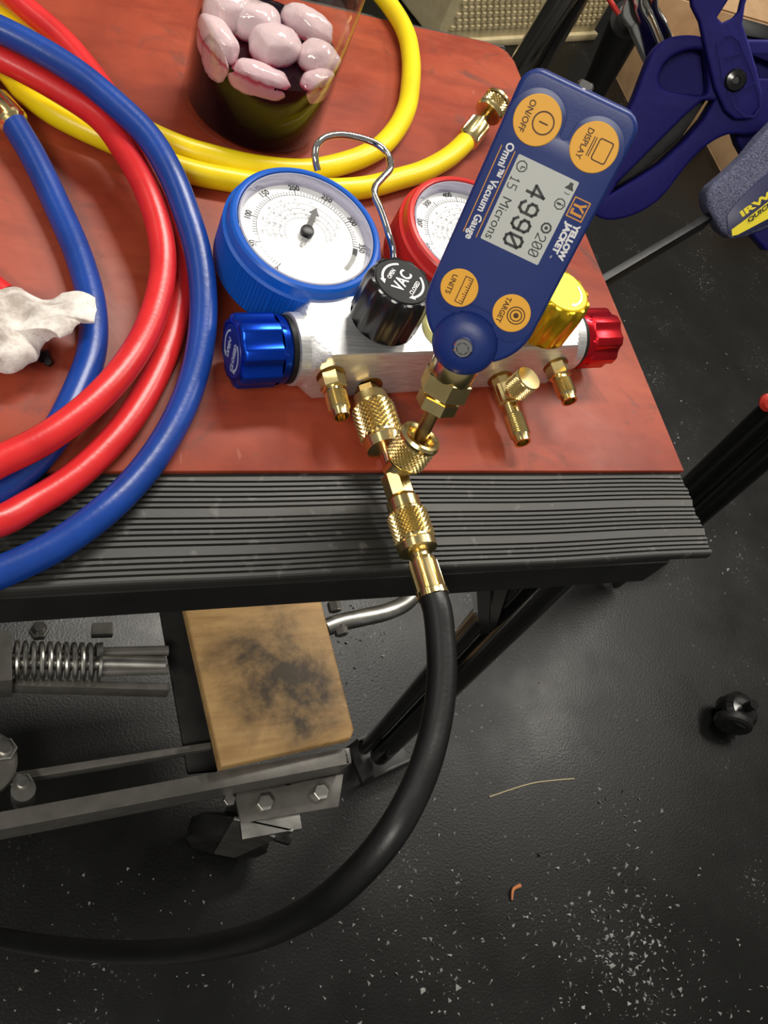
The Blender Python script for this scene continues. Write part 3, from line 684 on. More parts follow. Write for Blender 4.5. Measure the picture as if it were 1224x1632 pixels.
# dome and screw at the foot
dm = MB(); df = VF.sub(0, -.0010)
dm.lathe([(.0150, -.0195), (.0154, -.010), (.0152, -.0005), (.0140, .0026), (.0110, .0048), (.0060, .0060), (.0050, .0060), (.0050, .0052), (0, .0052)], df, 56); dm.build('foot_dome', M['body'], vg, ang=50)
scw = MB(); scw.lathe([(.0043, .005), (.0043, .0074), (.0038, .0080), (.0028, .0081)], df, 32, cap=False); scw.lathe([(.0028, .0081), (.0026, .0068), (0, .0068)], df, 6, cap=False); scw.build('socket_screw', M['chrome'], vg)
hs = MB(); hf = Frame(VF.pt(-.001, .111, -.009), VF.u, n=VF.v); hs.lathe([(.0034, -.001), (.0034, .0018), (.0026, .0030), (0, .0032)], hf, 24); hs.build('hanger_stud', M['chrome'], vg)
Z1 = .0006
def glyph(u_, v_, rot=0, z=0): return VF.sub(u_, v_, Z1 + z, -PI/2 + rot)   # text runs down the gauge, letter tops towards +u
def button(name, word, u_, v_, R, icon):
    bo = MB(); bo.lathe([(R, -.0004), (R, .0003), (R - .0003, .0005), (0, .0005)], VF.sub(u_, v_, Z1), 48, cap=False); b2 = bo.build('button', M['orange'], vg)
    l = MB(); tf = glyph(u_, v_, 0, .0005)
    icon(l, tf); l.build('button_print', M['bink'], b2, smooth=False)
def ic_on(l, tf):
    text(l, 'ON/OFF', .0036, tf.sub(0, -.0046), .00006, .95)
    prism(l, ring(0, .0026, .0042, .0006), tf, 0, .0001); prism(l, [bar(0, .0008, 0, .0046, .0006)], tf, 0, .0001)
def ic_disp(l, tf):
    text(l, 'DISPLAY', .0034, tf.sub(0, -.0042), .00006, .95)
    prism(l, [rrect(-.0044, .0005, .0044, .0068, .0011), rrect(-.0039, .0010, .0039, .0063, .0008)], tf, 0, .0001)
    prism(l, [bar(-.0038, -.0006, .0038, -.0006, .0004)], tf, 0, .0001); prism(l, [bar(-.0038, -.0015, .0038, -.0015, .0004)], tf, 0, .0001)
def ic_units(l, tf):
    text(l, 'UNITS', .0034, tf.sub(-.0002, -.0040), .00006, .95)
    prism(l, [rrect(-.0062, .0004, .0062, .0042, .0002), rrect(-.0058, .0008, .0058, .0038, .0001)], tf, 0, .0001)
    for i in range(10): prism(l, [bar(-.0050 + i*.0011, .0042, -.0050 + i*.0011, .0042 - (.0021 if i % 3 == 0 else .0014), .0003)], tf, 0, .0001)
def ic_targ(l, tf):
    text(l, 'TARGET', .0034, tf.sub(0, -.0040), .00006, .95)
    prism(l, ring(0, .0022, .0038, .0005), tf, 0, .0001); prism(l, ring(0, .0022, .0025, .0005), tf, 0, .0001); prism(l, [circ(0, .0022, .0012, 16)], tf, 0, .0001)
button('on', 'ON/OFF', -.0125, .0945, .0096, ic_on); button('display', 'DISPLAY', .0125, .0945, .0096, ic_disp)
button('units', 'UNITS', -.0128, .0210, .0084, ic_units); button('target', 'TARGET', .0128, .0208, .0084, ic_targ)
# display
LU, LV0, LV1 = .0136, .0441, .0806
d_ = MB(); prism(d_, [rrect(-LU, LV0, LU, LV1, .0006)], VF, 0, Z1 + .0001); lc = d_.build('display', M['lcd'], vg)
l = MB()
def LC(a, b_): return glyph(-LU + a*2*LU, LV1 - b_*(LV1 - LV0), 0, .0001)
SEG7 = {'0': 'abcdefx', '1': 'bc', '2': 'abged', '4': 'fgbc', '5': 'afgcd', '9': 'abcdfg'}
def seg_digit(l, ch, fr, w_, h_, t):             # pixel-style digit
    x, y = w_/2, h_/2; c = w_*.28
    if ch == '4':
        L_ = [(-x, -y*.30, x*.95, -y*.30), (x*.45, -y, x*.45, y), (x*.45, y, -x, -y*.25)]
    elif ch == '0':
        L_ = [(-x, -y+c, -x, y-c), (x, -y+c, x, y-c), (-x+c, y, x-c, y), (-x+c, -y, x-c, -y), (-x, y-c, -x+c, y), (x, y-c, x-c, y), (-x, -y+c, -x+c, -y), (x, -y+c, x-c, -y), (-x*.8, -y*.55, x*.8, y*.55)]
    elif ch == '9':
        L_ = [(-x, c*.5, -x, y-c), (x, -y+c*1.2, x, y-c), (-x+c, y, x-c, y), (-x, y-c, -x+c, y), (x, y-c, x-c, y), (-x+c, -c*.3, x, -c*.3), (-x, c*.5, -x+c, -c*.3), (x, -y+c*1.2, x-c, -y), (-x+c, -y, x-c, -y), (-x, -y+c, -x+c, -y)]
    elif ch == '2':
        L_ = [(-x, y-c, -x+c, y), (-x+c, y, x-c, y), (x-c, y, x, y-c), (x, y-c, x, c*.4), (x, c*.4, -x, -y), (-x, -y, x, -y)]
    elif ch == '1':
        L_ = [(0, -y, 0, y), (0, y, -x*.6, y*.6), (-x*.7, -y, x*.7, -y)]
    else:
        L_ = [(x, y, -x, y), (-x, y, -x, c*.3), (-x, c*.3, x-c, c*.3), (x-c, c*.3, x, -c*.6), (x, -c*.6, x, -y+c), (x, -y+c, x-c, -y), (x-c, -y, -x, -y)]
    for s_ in L_:
        d = V((s_[2]-s_[0], s_[3]-s_[1])).normalized() * t * .45
        prism(l, [bar(s_[0]-d.x, s_[1]-d.y, s_[2]+d.x, s_[3]+d.y, t)], fr, 0, .00008)
for i, ch in enumerate('4990'): seg_digit(l, ch, LC(.485, .285 + i*.193), .0044, .0074, .0012)
for i, ch in enumerate('15'): seg_digit(l, ch, LC(.108, .262 + i*.078), .0017, .0038, .0004)
for i, ch in enumerate('200'): seg_digit(l, ch, LC(.850, .705 + i*.095), .0023, .0040, .00045)
text(l, 'Microns', .0058, LC(.118, .715), 0, .98, .00008)
hexr = lambda r, n=8: [circ(0, 0, r, n), circ(0, 0, r - .0005, n)]
prism(l, hexr(.0024), LC(.118, .105), 0, .00008); prism(l, [bar(0, 0, 0, .0015, .0005)], LC(.118, .105), 0, .00008); prism(l, [bar(0, 0, .0012, 0, .0005)], LC(.118, .105), 0, .00008)
prism(l, hexr(.0024), LC(.880, .290), 0, .00008); prism(l, [bar(0, -.0013, 0, .0006, .0009)], LC(.88, .29), 0, .00008); prism(l, [bar(0, .0009, 0, .0015, .0007)], LC(.88, .29), 0, .00008)
prism(l, [circ(0, 0, .0024, 8), circ(0, 0, .0016, 8)], LC(.858, .585), 0, .00008); prism(l, [circ(0, 0, .0008, 8)], LC(.858, .585), 0, .00008)
prism(l, [[(-.0018, -.0008), (-.0008, -.0008), (.0010, -.0020), (.0010, .0020), (-.0008, .0008), (-.0018, .0008)]], LC(.905, .085), 0, .00008)
prism(l, [circ(.0010, 0, .0020, 8, -.7, .7) + circ(.0010, 0, .0017, 8, .7, -.7)], LC(.905, .085), 0, .00008)
l.build('display_segments', M['lcdink'], lc, smooth=False)
# printing on the membrane
l = MB(); text(l, 'YELLOW', .0036, glyph(.0208, .0578), .00022, 1.06); text(l, 'JACKET', .0036, glyph(.0175, .0582), .00022, 1.06); text(l, '\u2122', .0016, glyph(.0166, .0497), 0, 1); l.build('brand_lettering', M['white'], vg, smooth=False); l = MB()
text(l, 'Omni\u2122 Vacuum Gauge', .0046, glyph(-.0182, .0623), .00013, .93)
l.build('model_lettering', M['white'], vg, smooth=False)
l = MB(); lf = glyph(.0182, .0712)
prism(l, [rrect(-.0042, -.0036, .0042, .0036, .0002), rrect(-.0037, -.0031, .0037, .0031, .0001)], lf, 0, .0001)
prism(l, [[(-.0030, .0026), (-.0019, .0026), (-.0010, .0010), (.0000, .0026), (.0011, .0026), (-.0006, -.0001), (-.0006, -.0026), (-.0016, -.0026), (-.0016, -.0001)]], lf, 0, .0001)
prism(l, [[(.0016, .0026), (.0027, .0026), (.0027, -.0026), (.0002, -.0026), (.0002, -.0016), (.0016, -.0016)]], lf, 0, .0001)
l.build('brand_emblem', M['oranget'], vg, smooth=False)
for x_ in (-.0214, -.0154):
    l = MB(); prism(l, [bar(x_, .0808, x_, .0436, .0004)], VF.sub(0, 0, Z1), 0, .0001); l.build('orange_line', M['oranget'], vg, smooth=False)
# brass foot of the gauge
SF = axis_frame(VF.pt(.0005, 0, -.0085), -VF.v, VF.u)    # n runs down the stem
bb = MB(); bb.lathe([(.0108, .008), (.0112, .0115), (.0112, .0215), (.0104, .0228)], SF, 40); bb.build('barrel', M['brass'], vg)
MB().hexa(SF, .0124, .0208, .0310, .0009, rot=.25).build('large_nut', M['brass'], vg)
MB().hexa(SF, .0104, .0325, .0395, .0008, rot=.1).lathe([(.0070, .030), (.0070, .034)], SF, 32).build('small_nut', M['brass'], vg)
MB().lathe([(.0036, .039), (.0036, .068)], SF, 28).build('stem', M['brass_d'], vg)

# ------------------------------------------------------------------ brass tee and black hose
T0 = V((.1812, .2600, .0120)); T2 = V((.1873, .1345, .0168))
def tee_t(py):                                    # parameter along the axis for an image row
    lo, hi = 0, 1
    for _ in range(40):
        m = (lo + hi) / 2; p = T0.lerp(T2, m) - CAM
        row = p.dot(DOWN) / p.dot(FWD) * F_PX + PY0
        if row < py: lo = m
        else: hi = m
    return lo * (T2 - T0).length
AX = (T2 - T0).normalized(); TF = axis_frame(T0, AX)
fr = TF
MB().lathe([(.0072, -.002), (.0075, .0004), (.006, .0010)], axis_frame(BF.pt((.1812-BC.x)/U.x, -HW, .012-BC.z), OUT), 32).build('port_seat', M['brass_d'], man)
pm_ = MB(); pm_.hexa(TF, .0066, .0005, tee_t(640)); pm_.build('flare_port', M['brass_d'], man)
te = thing('brass_tee', 'knurled brass tee coupling joining manifold, vacuum gauge stem and black hose', 'fitting', T0 + AX * .06)
h0, h1, h2, h3, h4 = tee_t(632), tee_t(649), tee_t(700), tee_t(716), tee_t(752)
c1 = MB(); c1.lathe([(.0070, h0), (.0096, h0 + .001), (.0100, h1 - .003), (.0108, h1), ], TF, 40)
knurl(c1, TF, .0117, h1, h2, 26, 26, .0010)
c1.lathe([(.0105, h2), (.0110, h2 + .0015), (.0098, h3), (.0060, h3 + .0005)], TF, 40); c1.build('knurled_nut', M['brass'], te)
MB().lathe([(.0040, h3 - .002), (.0042, h4), (.0042, h4 + .004)], TF, 28).build('neck', M['copper'], te)
hb, he, hc, hd, hg, hi = tee_t(750), tee_t(802), tee_t(797), tee_t(818), tee_t(864), tee_t(884)
tb_ = MB(); tb_.hexa(TF, .0076, hb + .003, he - .002, .002, segs=8, rot=.2); tb_.lathe([(.0075, he - .001), (.0072, he + .003), (.0080, he + .004)], TF, 32)
# branch towards the gauge stem
foot_p = SF.pt(0, 0, .072)
base_p = TF.o + AX * ((foot_p - TF.o).dot(AX))
BR = axis_frame(base_p, SF.pt(0, 0, .058) - base_p, VF.u); BL = (SF.pt(0, 0, .058) - base_p).length
tb_.lathe([(.0066, 0), (.0066, BL - .012)], BR, 32); tb_.build('tee_body', M['brass'], te)
c3 = MB(); c3.lathe([(.0062, BL - .0165), (.0088, BL - .0165), (.0100, BL - .0145)], BR, 40)
knurl(c3, BR, .0107, BL - .0148, BL - .0015, 26, 20, .0009)
c3.lathe([(.0103, BL - .0016), (.0110, BL - .0008), (.0112, BL + .0008), (.0104, BL + .0024), (.0088, BL + .0028), (.0072, BL + .0018), (.0064, BL - .0020), (.0060, BL - .009), (.0030, BL - .009)], BR, 48, cap=False); c3.build('gauge_nut', M['brass'], te)

hl, hm = tee_t(893), tee_t(952)
bk = thing('black_hose', 'black vacuum hose hanging from the brass tee and curving away under the table', 'hose', T2.copy())
c2 = MB(); c2.lathe([(.0078, hc), (.0086, hc + .001), (.0086, hd - .001), (.0096, hd)], TF, 40)
knurl(c2, TF, .0104, hd, hg, 26, 26, .0010)
c2.lathe([(.0094, hg), (.0100, hg + .001), (.0098, hi - .002), (.0060, hi)], TF, 40); c2.build('knurled_nut', M['brass'], bk)
MB().lathe([(.0050, hi - .002), (.0050, hl + .002)], TF, 28).build('neck', M['brass'], bk)
def crimp6(t, h, r):
    if r < .006: return r
    x = (t * 8 / (2*PI)) % 1
    return r + (.0007 if x < .62 else -.0006) * (1 if h < hm - .003 else .25) * (1 if h > hl + .001 else 0)
MB().lathe([(.0050, hl - .001), (.0064, hl), (.0066, hl + .002), (.0066, hm - .004), (.0076, hm - .003), (.0077, hm), (.0060, hm + .0003)], TF, 96, crimp6).build('ferrule', M['brass'], bk)
hpts = [TF.pt(0, 0, hm - .0012), TF.pt(0, 0, hm + .006)]
hpts += [PD(*p) for p in [(702, 1015, .4035), (704, 1080, .396), (695, 1155, .386), (672, 1235, .374), (625, 1325, .364), (548, 1412, .372), (452, 1474, .407), (350, 1506, .465), (240, 1518, .525), (120, 1513, .585), (0, 1495, .645), (-120, 1470, .71)]]
e_ = hpts[-1]; hpts += [e_ + V((-.06, .04, -.10)), e_ + V((-.14, .10, -.13))]
MB().tube(spline(hpts, 12), .0071, 24).build('hose', M['hose_k'], bk)

# ------------------------------------------------------------------ jar of iced drink
JC = V((.1530, .4857, 0)); JR = .0450
jf = Frame(JC, (1, 0, 0), (0, 1, 0))
jar = thing('drink_jar', 'clear glass jar of dark iced drink standing inside the yellow hose loop', 'jar', JC.copy())
MB().lathe([(.0, .0008), (.040, .0008), (.0442, .0028), (.0452, .0075), (.0449, .05), (.0454, .13), (.0454, .134), (.0445, .134), (.0442, .05), (.0444, .010), (.042, .0055), (0, .0050)], jf, 72, cap=False).build('glass', M['glass'], jar)
WL = .0515
lq = MB(); lq.lathe([(0, .0056), (.0418, .0060), (.0440, .0105), (.0435, .045), (.0434, WL), (.0428, WL - .0006), (0, WL - .0006)], jf, 72, cap=False)
tag(lq.build('dark_drink', M['liquid']), 'dark purple drink filling the jar below the ice', 'drink')
rnd = random.Random(11)
def IP(px, py, h):
    q = P(px, py, WL + h) - JC; return (q.x, q.y, WL + h)
ICE = [(IP(343, 68, .001), (.0100, .0165, .0100), .5, 'ice cube at the left wall of the jar, half sunk'),
       (IP(364, 20, .005), (.0150, .0130, .0110), .2, 'ice cube at the back left, wet and bubbly'),
       (IP(404, 38, .004), (.0165, .0125, .0110), -.1, 'large bubbly ice cube at the back centre of the drink'),
       (IP(438, 76, .003), (.0160, .0125, .0105), .35, 'big shiny ice cube in the middle of the drink'),
       (IP(488, 44, .002), (.0165, .0095, .0100), -.55, 'long ice cube leaning on the back right wall'),
       (IP(506, 96, .002), (.0135, .0110, .0095), .35, 'rounded ice cube floating at the right side'),
       (IP(414, 128, -.003), (.0180, .0085, .0085), -.22, 'long ice cube pressed to the front of the glass'),
       (IP(506, 138, -.003), (.0130, .0090, .0085), .5, 'ice cube pressed to the front right of the glass'),
       (IP(330, 96, -.003), (.0085, .0125, .0095), .75, 'ice cube pressed to the front left of the glass')]
for (p, s, rz, lab) in ICE:
    me = bpy.data.meshes.new('ice_cube'); bm = bmesh.new(); bmesh.ops.create_cube(bm, size=2)
    bmesh.ops.subdivide_edges(bm, edges=bm.edges, cuts=9, use_grid_fill=True)
    sd = rnd.uniform(0, 50)
    for v_ in bm.verts:
        c = v_.co.copy(); q = c.normalized() * 1.18
        c = c.lerp(q, .90)
        c += c.normalized() * (noise.noise(c * 1.3 + V((sd, 0, 0))) * .16 + noise.noise(c * 3.0 + V((0, sd, 0))) * .05)
        x, y_ = c.x * s[0] * .9, c.y * s[1] * .9
        wx, wy = x*math.cos(rz) - y_*math.sin(rz), x*math.sin(rz) + y_*math.cos(rz)
        R_ = math.hypot(wx + p[0], wy + p[1]); zz = c.z * s[2]
        if R_ > .0439:
            k = .0439 / R_; wx = (wx + p[0]) * k - p[0]; wy = (wy + p[1]) * k - p[1]
        v_.co = (wx, wy, zz + p[2] - WL)
    for f in bm.faces: f.smooth = True
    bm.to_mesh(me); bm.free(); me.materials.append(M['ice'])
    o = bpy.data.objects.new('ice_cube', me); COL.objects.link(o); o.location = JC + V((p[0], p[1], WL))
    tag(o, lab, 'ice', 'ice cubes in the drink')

# ------------------------------------------------------------------ paper towel with black crumb
tp = [(-90, 470), (-40, 455), (0, 462), (32, 461), (62, 471), (100, 463), (116, 468), (150, 481), (157, 496), (150, 512), (128, 516), (118, 536), (96, 546), (70, 553), (58, 562), (54, 577), (38, 588), (10, 594), (-30, 597), (-80, 585), (-110, 530)]
zc = .020; cpt = P(20, 525, zc); RN = 16
tw = MB(); outl = [P(x, y_, .021 if x > 95 else .014) for x, y_ in tp]; dense = []
for i in range(len(outl)):
    for k in range(6): dense.append(outl[i].lerp(outl[(i+1) % len(outl)], k/6))
nD = len(dense)
for lay in (0, 1):
    for j in range(RN + 1):
        for i, p in enumerate(dense):
            t = j / RN; q = cpt.lerp(p, t)
            hgt = noise.noise(q * 38) * .011 + noise.noise(q * 95 + V((3, 1, 0))) * .005 + abs(noise.noise(q * 60 + V((9, 0, 0)))) * .006
            z = q.z + hgt * (1 - .25*t) + (.004 * math.sin(t * PI))
            q = V((q.x + noise.noise(q*80)*.0025*t, q.y + noise.noise(q*80 + V((5, 5, 5)))*.0025*t, max(z, .0012) - lay*.0007))
            if q.x > .028 and q.y < .37: q.z = max(q.z, .0168 + (1 - lay) * .0007)
            tw.v.append(q)
    for j in range(RN):
        for i in range(nD):
            b0 = lay*(RN+1)*nD; tw.f.append((b0 + j*nD + i, b0 + j*nD + (i+1) % nD, b0 + (j+1)*nD + (i+1) % nD, b0 + (j+1)*nD + i))
for i in range(nD): tw.f.append((RN*nD + i, RN*nD + (i+1) % nD, (2*RN+1)*nD + (i+1) % nD, (2*RN+1)*nD + i))
o = tw.build('paper_towel', M['paper'], ang=60); tag(o, 'crumpled dirty white paper towel lying over the inner blue hose', 'paper towel')
cr = MB(); cpx = P(68, 565, .004)
for _ in range(9):
    q = cpx + V((rnd.uniform(-.005, .005), rnd.uniform(-.003, .003), 0)); fr = axis_frame((q.x, q.y, .0005), V((rnd.uniform(-1, 1), rnd.uniform(-1, 1), 1.5)))
    cr.hexa(fr, rnd.uniform(.001, .0022), -.001, rnd.uniform(.002, .005), segs=5)
tag(cr.build('dirt_clod', M['blackr'], smooth=False), 'small black crumb of dirt beside the paper towel', 'debris')

# ------------------------------------------------------------------ lift frame under the table
ZB = -.45
lf = thing('lift_frame', 'grey steel lift frame with spring and caster under the table', 'trolley', P(250, 1250, FLOOR))
def quad_box(c4, dz, name, mat, parent, bev=.0015):
    t = [P(*p) for p in c4]; return MB().hull8(t + [p - V((0, 0, dz)) for p in t]).build(name, mat, parent, bevel=bev)
# main beam: open channel (top, front and bottom webs)
pb0, pb1, pf0, pf1 = P(-260, 1342, ZB), P(553, 1192, ZB), P(-260, 1372, ZB), P(556, 1217, ZB)
up = V((0, 0, 1)); th = .004; Hh = .050
bmn = MB()
bmn.hull8([pf0, pf1, pb1, pb0] + [p - up*th for p in (pf0, pf1, pb1, pb0)])
inw = (pb0 - pf0).normalized() * th
bmn.hull8([pf0, pf1, pf1 + inw, pf0 + inw] + [p - up*Hh for p in (pf0, pf1, pf1 + inw, pf0 + inw)])
bmn.hull8([p - up*(Hh - th) for p in (pf0, pf1, pb1, pb0)] + [p - up*Hh for p in (pf0, pf1, pb1, pb0)])
bmn.build('main_beam', M['grey'], lf, bevel=.0012)
eb = (pf1 - pf0).normalized(); gp = MB(); gp.hull8([pf1 - eb*.003, pf1 + eb*.003, pb1 + eb*.003, pb1 - eb*.003] + [p - up*(Hh + .002) for p in (pf1 - eb*.003, pf1 + eb*.003, pb1 + eb*.003, pb1 - eb*.003)]); gp.build('end_plate', M['grey'], lf, bevel=.0008)
quad_box([(-260, 1290, ZB - .012), (338, 1193, ZB - .012), (336, 1182, ZB - .012), (-260, 1274, ZB - .012)], .018, 'tie_bar', M['grey'], lf)
quad_box([(-260, 1085, ZB - .01), (272, 1100, ZB - .01), (270, 1088, ZB - .01), (-260, 1072, ZB - .01)], .024, 'rear_bar', M['grey'], lf)
quad_box([(300, 1232, ZB - .02), (348, 1228, ZB - .02), (282, 850, ZB - .02), (234, 850, ZB - .02)], .008, 'cross_plate', M['dgrey'], lf)
quad_box([(-70, 1090, ZB + .02), (20, 1084, ZB + .02), (18, 1004, ZB + .02), (-70, 1004, ZB + .02)], .05, 'spring_bracket', M['grey'], lf)
quad_box([(146, 1011, ZB - .02), (181, 1010, ZB - .02), (180, 991, ZB - .02), (147, 992, ZB - .02)], .012, 'stop_block', M['grey'], lf)
s0, s1 = P(14, 1053, ZB), P(156, 1056, ZB); sx = axis_frame(s0, s1 - s0); SL = (s1 - s0).length
hel = [sx.pt(.0165*math.cos(t), .0165*math.sin(t), SL*t/(2*PI*11)) for t in [2*PI*11*k/330 for k in range(331)]]
MB().tube(hel, .0023, 8).build('coil_spring', M['steel'], lf)
MB().tube([s0, s1 + (s1 - s0)*.8], .0075, 16).build('spring_rod', M['steel'], lf)
MB().lathe([(.006, 0), (.019, .0005), (.019, .003), (.006, .0035)], axis_frame(s1, s1 - s0), 32).build('spring_washer', M['steel'], lf)
for dy in (-14, 16): MB().tube([P(158, 1054 + dy, ZB), P(268, 1051 + dy, ZB)], .0050, 12).build('guide_rod', M['grey'], lf)
for i, (px, py, z, r) in enumerate([(62, 1006, ZB - .03, .009), (8, 1196, ZB + .004, .010), (36, 1250, ZB - .006, .009)]):
    c = P(px, py, z); fr = Frame(c, (1, 0, 0), (0, 1, 0))
    MB().hexa(fr, r, -.004, .006).lathe([(r*.55, .006), (r*.5, .012), (0, .012)], fr, 16).build('hex_bolt', M['steel'], lf)
pv = P(8, 1212, ZB); MB().lathe([(.026, -.012), (.028, -.010), (.028, 0), (.026, .002)], Frame(pv + V((-.018, .0, 0)), (1, 0, 0), (0, 1, 0)), 32).build('pivot_plate', M['grey'], lf)
pp = P(37, 1262, ZB - .008); MB().lathe([(.010, -.03), (.010, .01)], Frame(pp, (1, 0, 0), (0, 1, 0)), 20).build('pivot_pin', M['steel'], lf)
# caster under the beam's end
zc_ = ZB - Hh
cpt4 = [(384, 1312, zc_ + .004), (540, 1286, zc_ + .004), (548, 1233, zc_ + .004), (375, 1268, zc_ + .004)]
quad_box(cpt4, .005, 'caster_plate', M['grey'], lf)
for px, py in ((421, 1281), (510, 1264)):
    fr = Frame(P(px, py, zc_ + .004), (1, 0, 0), (0, 1, 0)); MB().hexa(fr, .0085, -.003, .007).build('hex_bolt', M['steel'], lf)
fr = Frame(P(365, 1275, zc_), (1, 0, 0), (0, 1, 0)); MB().hexa(fr, .006, -.01, .004).build('hex_bolt', M['steel'], lf)
ck = P(420, 1290, zc_ - .04); wl = V((ck.x - .005, ck.y, FLOOR + .048))
cas = MB(); wa = axis_frame(wl, (.35, .94, 0)); 
MB().lathe([(.010, -.016), (.040, -.016), (.047, -.011), (.048, 0), (.047, .011), (.040, .016), (.010, .016)], wa, 48).build('caster_wheel', M['blackr'], lf)
fk = MB(); wu = wa.u; up_ = V((0, 0, 1)); side = wa.n
for s_ in (-1, 1):
    c0 = wl + side * (.021 * s_)
    top = V((c0.x, c0.y, zc_)) ; q = side * .0018 * s_
    h_ = up_.cross(side).normalized()
    fk.hull8([top + h_*.03 + q, top - h_*.03 + q, top - h_*.03 - q, top + h_*.03 - q, c0 + h_*.012 + q, c0 - h_*.012 + q, c0 - h_*.012 - q, c0 + h_*.012 - q])
fk.box(Frame(V((wl.x, wl.y, zc_)), (1, 0, 0), (0, 1, 0)), -.03, .03, -.03, .03, -.008, .0)
fk.build('caster_fork', M['steel'], lf, bevel=.001)
q4 = [P(x, y_, zc_ - .03) for x, y_ in ((383, 1310), (438, 1336), (450, 1303), (420, 1300))]
MB().hull8(q4 + [p - up_*.004 for p in q4]).build('brake_arm', M['chrome'], lf, bevel=.001)
q4 = [P(x, y_, zc_ - .035) for x, y_ in ((438, 1338), (464, 1346), (468, 1328), (444, 1320))]
MB().hull8(q4 + [p - up_*.012 for p in q4]).build('brake_pedal', M['blackm'], lf, bevel=.002)
# wooden pad on the frame
pd = [P(352, 1223, ZB + .019), P(560, 1176, ZB + .019), P(565, 1163, ZB + .019), P(488, 862, ZB + .019), P(276, 884, ZB + .019)]
wo = V((0, 0, 0)); c = sum(pd, V((0, 0, 0))) / 5
pu = (pd[1] - pd[0]).normalized(); pf = Frame(c, pu, V((-pu.y, pu.x, 0)))
sp_ = (P(455, 1078, ZB + .019) - c) * -9.0; M['wood'].node_tree.nodes['stain'].inputs['Location'].default_value = (sp_.x, sp_.y, 0)
loop = [((p - c).dot(pf.u), (p - c).dot(pf.v)) for p in pd]
mw = MB(); prism(mw, [loop], Frame((0, 0, 0), pf.u, pf.v), -.018, 0, .003, 3)
o = mw.build('wooden_pad', M['wood']); o.location = c; tag(o, 'dark-stained wooden pad resting on the grey lift frame under the table', 'wood block')
# bent grey bar right of the pad
bb_ = [P(518, 1001, ZB), P(540, 993, ZB), P(575, 985, ZB), P(620, 974, ZB - .005), P(650, 958, ZB - .01), P(672, 925, ZB - .015), P(682, 880, ZB - .02)]
rbn = MB().tube(spline(bb_, 6), .0095, 16).build('bent_handle', M['steel'], lf)
for px, py in ((533, 966), (543, 1004)):
    fr = axis_frame(P(px, py, ZB + .002), P(543, 1004, ZB) - P(533, 966, ZB)); MB().hexa(fr, .0075, -.005, .006).build('hex_bolt', M['steel'], lf)

# ------------------------------------------------------------------ quick clamps at the right
cn = V((-.50, -.72, .48)).normalized()
CP = Frame(PD(1090, 200, .80), (RIGHT - cn * RIGHT.dot(cn)), n=cn)
def poly(fr, pts, per=0):
    q = [fr.ray(*p) for p in pts]
    if per:
        s = spline([V((a, b_, 0)) for a, b_ in q + q[:3]], per); q = [(p.x, p.y) for p in s[per:per*(len(pts)+1)]]
    return q
ca = thing('trigger_clamp', 'indigo plastic trigger clamp with black slot and pivot screw right of the table', 'clamp', PD(1090, 200, .80))
grip = [(1062, 62), (1040, 82), (1024, 118), (1008, 160), (990, 195), (968, 240), (940, 300), (944, 338), (965, 350), (1005, 344), (1050, 318), (1095, 262), (1128, 230), (1160, 214), (1196, 214), (1240, 190), (1240, 70), (1196, 63), (1130, 60), (1095, 56)]
slot = [(974, 308), (1010, 287), (1050, 262), (1090, 225), (1120, 190), (1138, 160), (1120, 160), (1090, 185), (1060, 215), (1020, 255), (985, 290)]
win1 = [(1050, 122), (1062, 98), (1088, 82), (1114, 79), (1120, 82), (1126, 146), (1122, 151), (1100, 150), (1066, 146), (1053, 138)]
win2 = [(1194, 90), (1240, 92), (1240, 126), (1200, 124)]
mb = MB(); prism(mb, [poly(CP, grip, 3), poly(CP, slot), poly(CP, win1, 4), poly(CP, win2)], CP, -.030, .004, .003, 3); gro = mb.build('grip', M['clampb'], ca, ang=45)
mb = MB(); prism(mb, [poly(CP, [(1052, 118), (1070, 94), (1092, 78), (1120, 74), (1128, 152), (1100, 152), (1060, 150)])], CP, -.028, -.016); prism(mb, [poly(CP, [(1190, 86), (1245, 88), (1245, 130), (1196, 128)])], CP, -.028, -.016); mb.build('recess_web', M['clampb'], ca)
mb = MB(); prism(mb, [poly(CP, [(980, 304), (1040, 266), (1095, 216), (1132, 160), (1120, 158), (1088, 186), (1050, 226), (1010, 266)])], CP, -.029, -.020, .001); mb.build('trigger', M['blackr'], ca)
arm = [(1092, -30), (1098, 12), (1110, 36), (1122, 90), (1134, 140), (1150, 176), (1166, 190), (1188, 190), (1206, 172), (1209, 150), (1200, 110), (1188, 70), (1178, 40), (1182, 10), (1196, -30)]
aw = [(1138, 30), (1156, 2), (1180, -14), (1172, 20), (1164, 30), (1146, 38)]
mb = MB(); prism(mb, [poly(CP, arm), poly(CP, aw)], CP, .003, .014, .0022, 3); amo = mb.build('arm', M['clampb'], ca, ang=45)
mb = MB(); o1 = [(1136, 70), (1146, 59), (1162, 57), (1174, 66), (1196, 118), (1206, 150), (1208, 172), (1196, 187), (1180, 187), (1164, 172), (1146, 130)]
i1 = [(1140, 72), (1148, 62), (1161, 60), (1171, 69), (1192, 119), (1202, 151), (1204, 170), (1195, 183), (1182, 183), (1168, 170), (1150, 129)]
prism(mb, [poly(CP, o1), poly(CP, i1)], CP, .0135, .0150); prism(mb, [bar(*CP.ray(1153, 156), *CP.ray(1196, 132), .0012)], CP, .0135, .0150); prism(mb, [bar(*CP.ray(1150, 94), *CP.ray(1174, 86), .0012)], CP, .0135, .0150); mb.build('raised_outline', M['clampb'], amo)
sc0 = CP.ray(1166, 129); fr = CP.sub(sc0[0], sc0[1], .013)
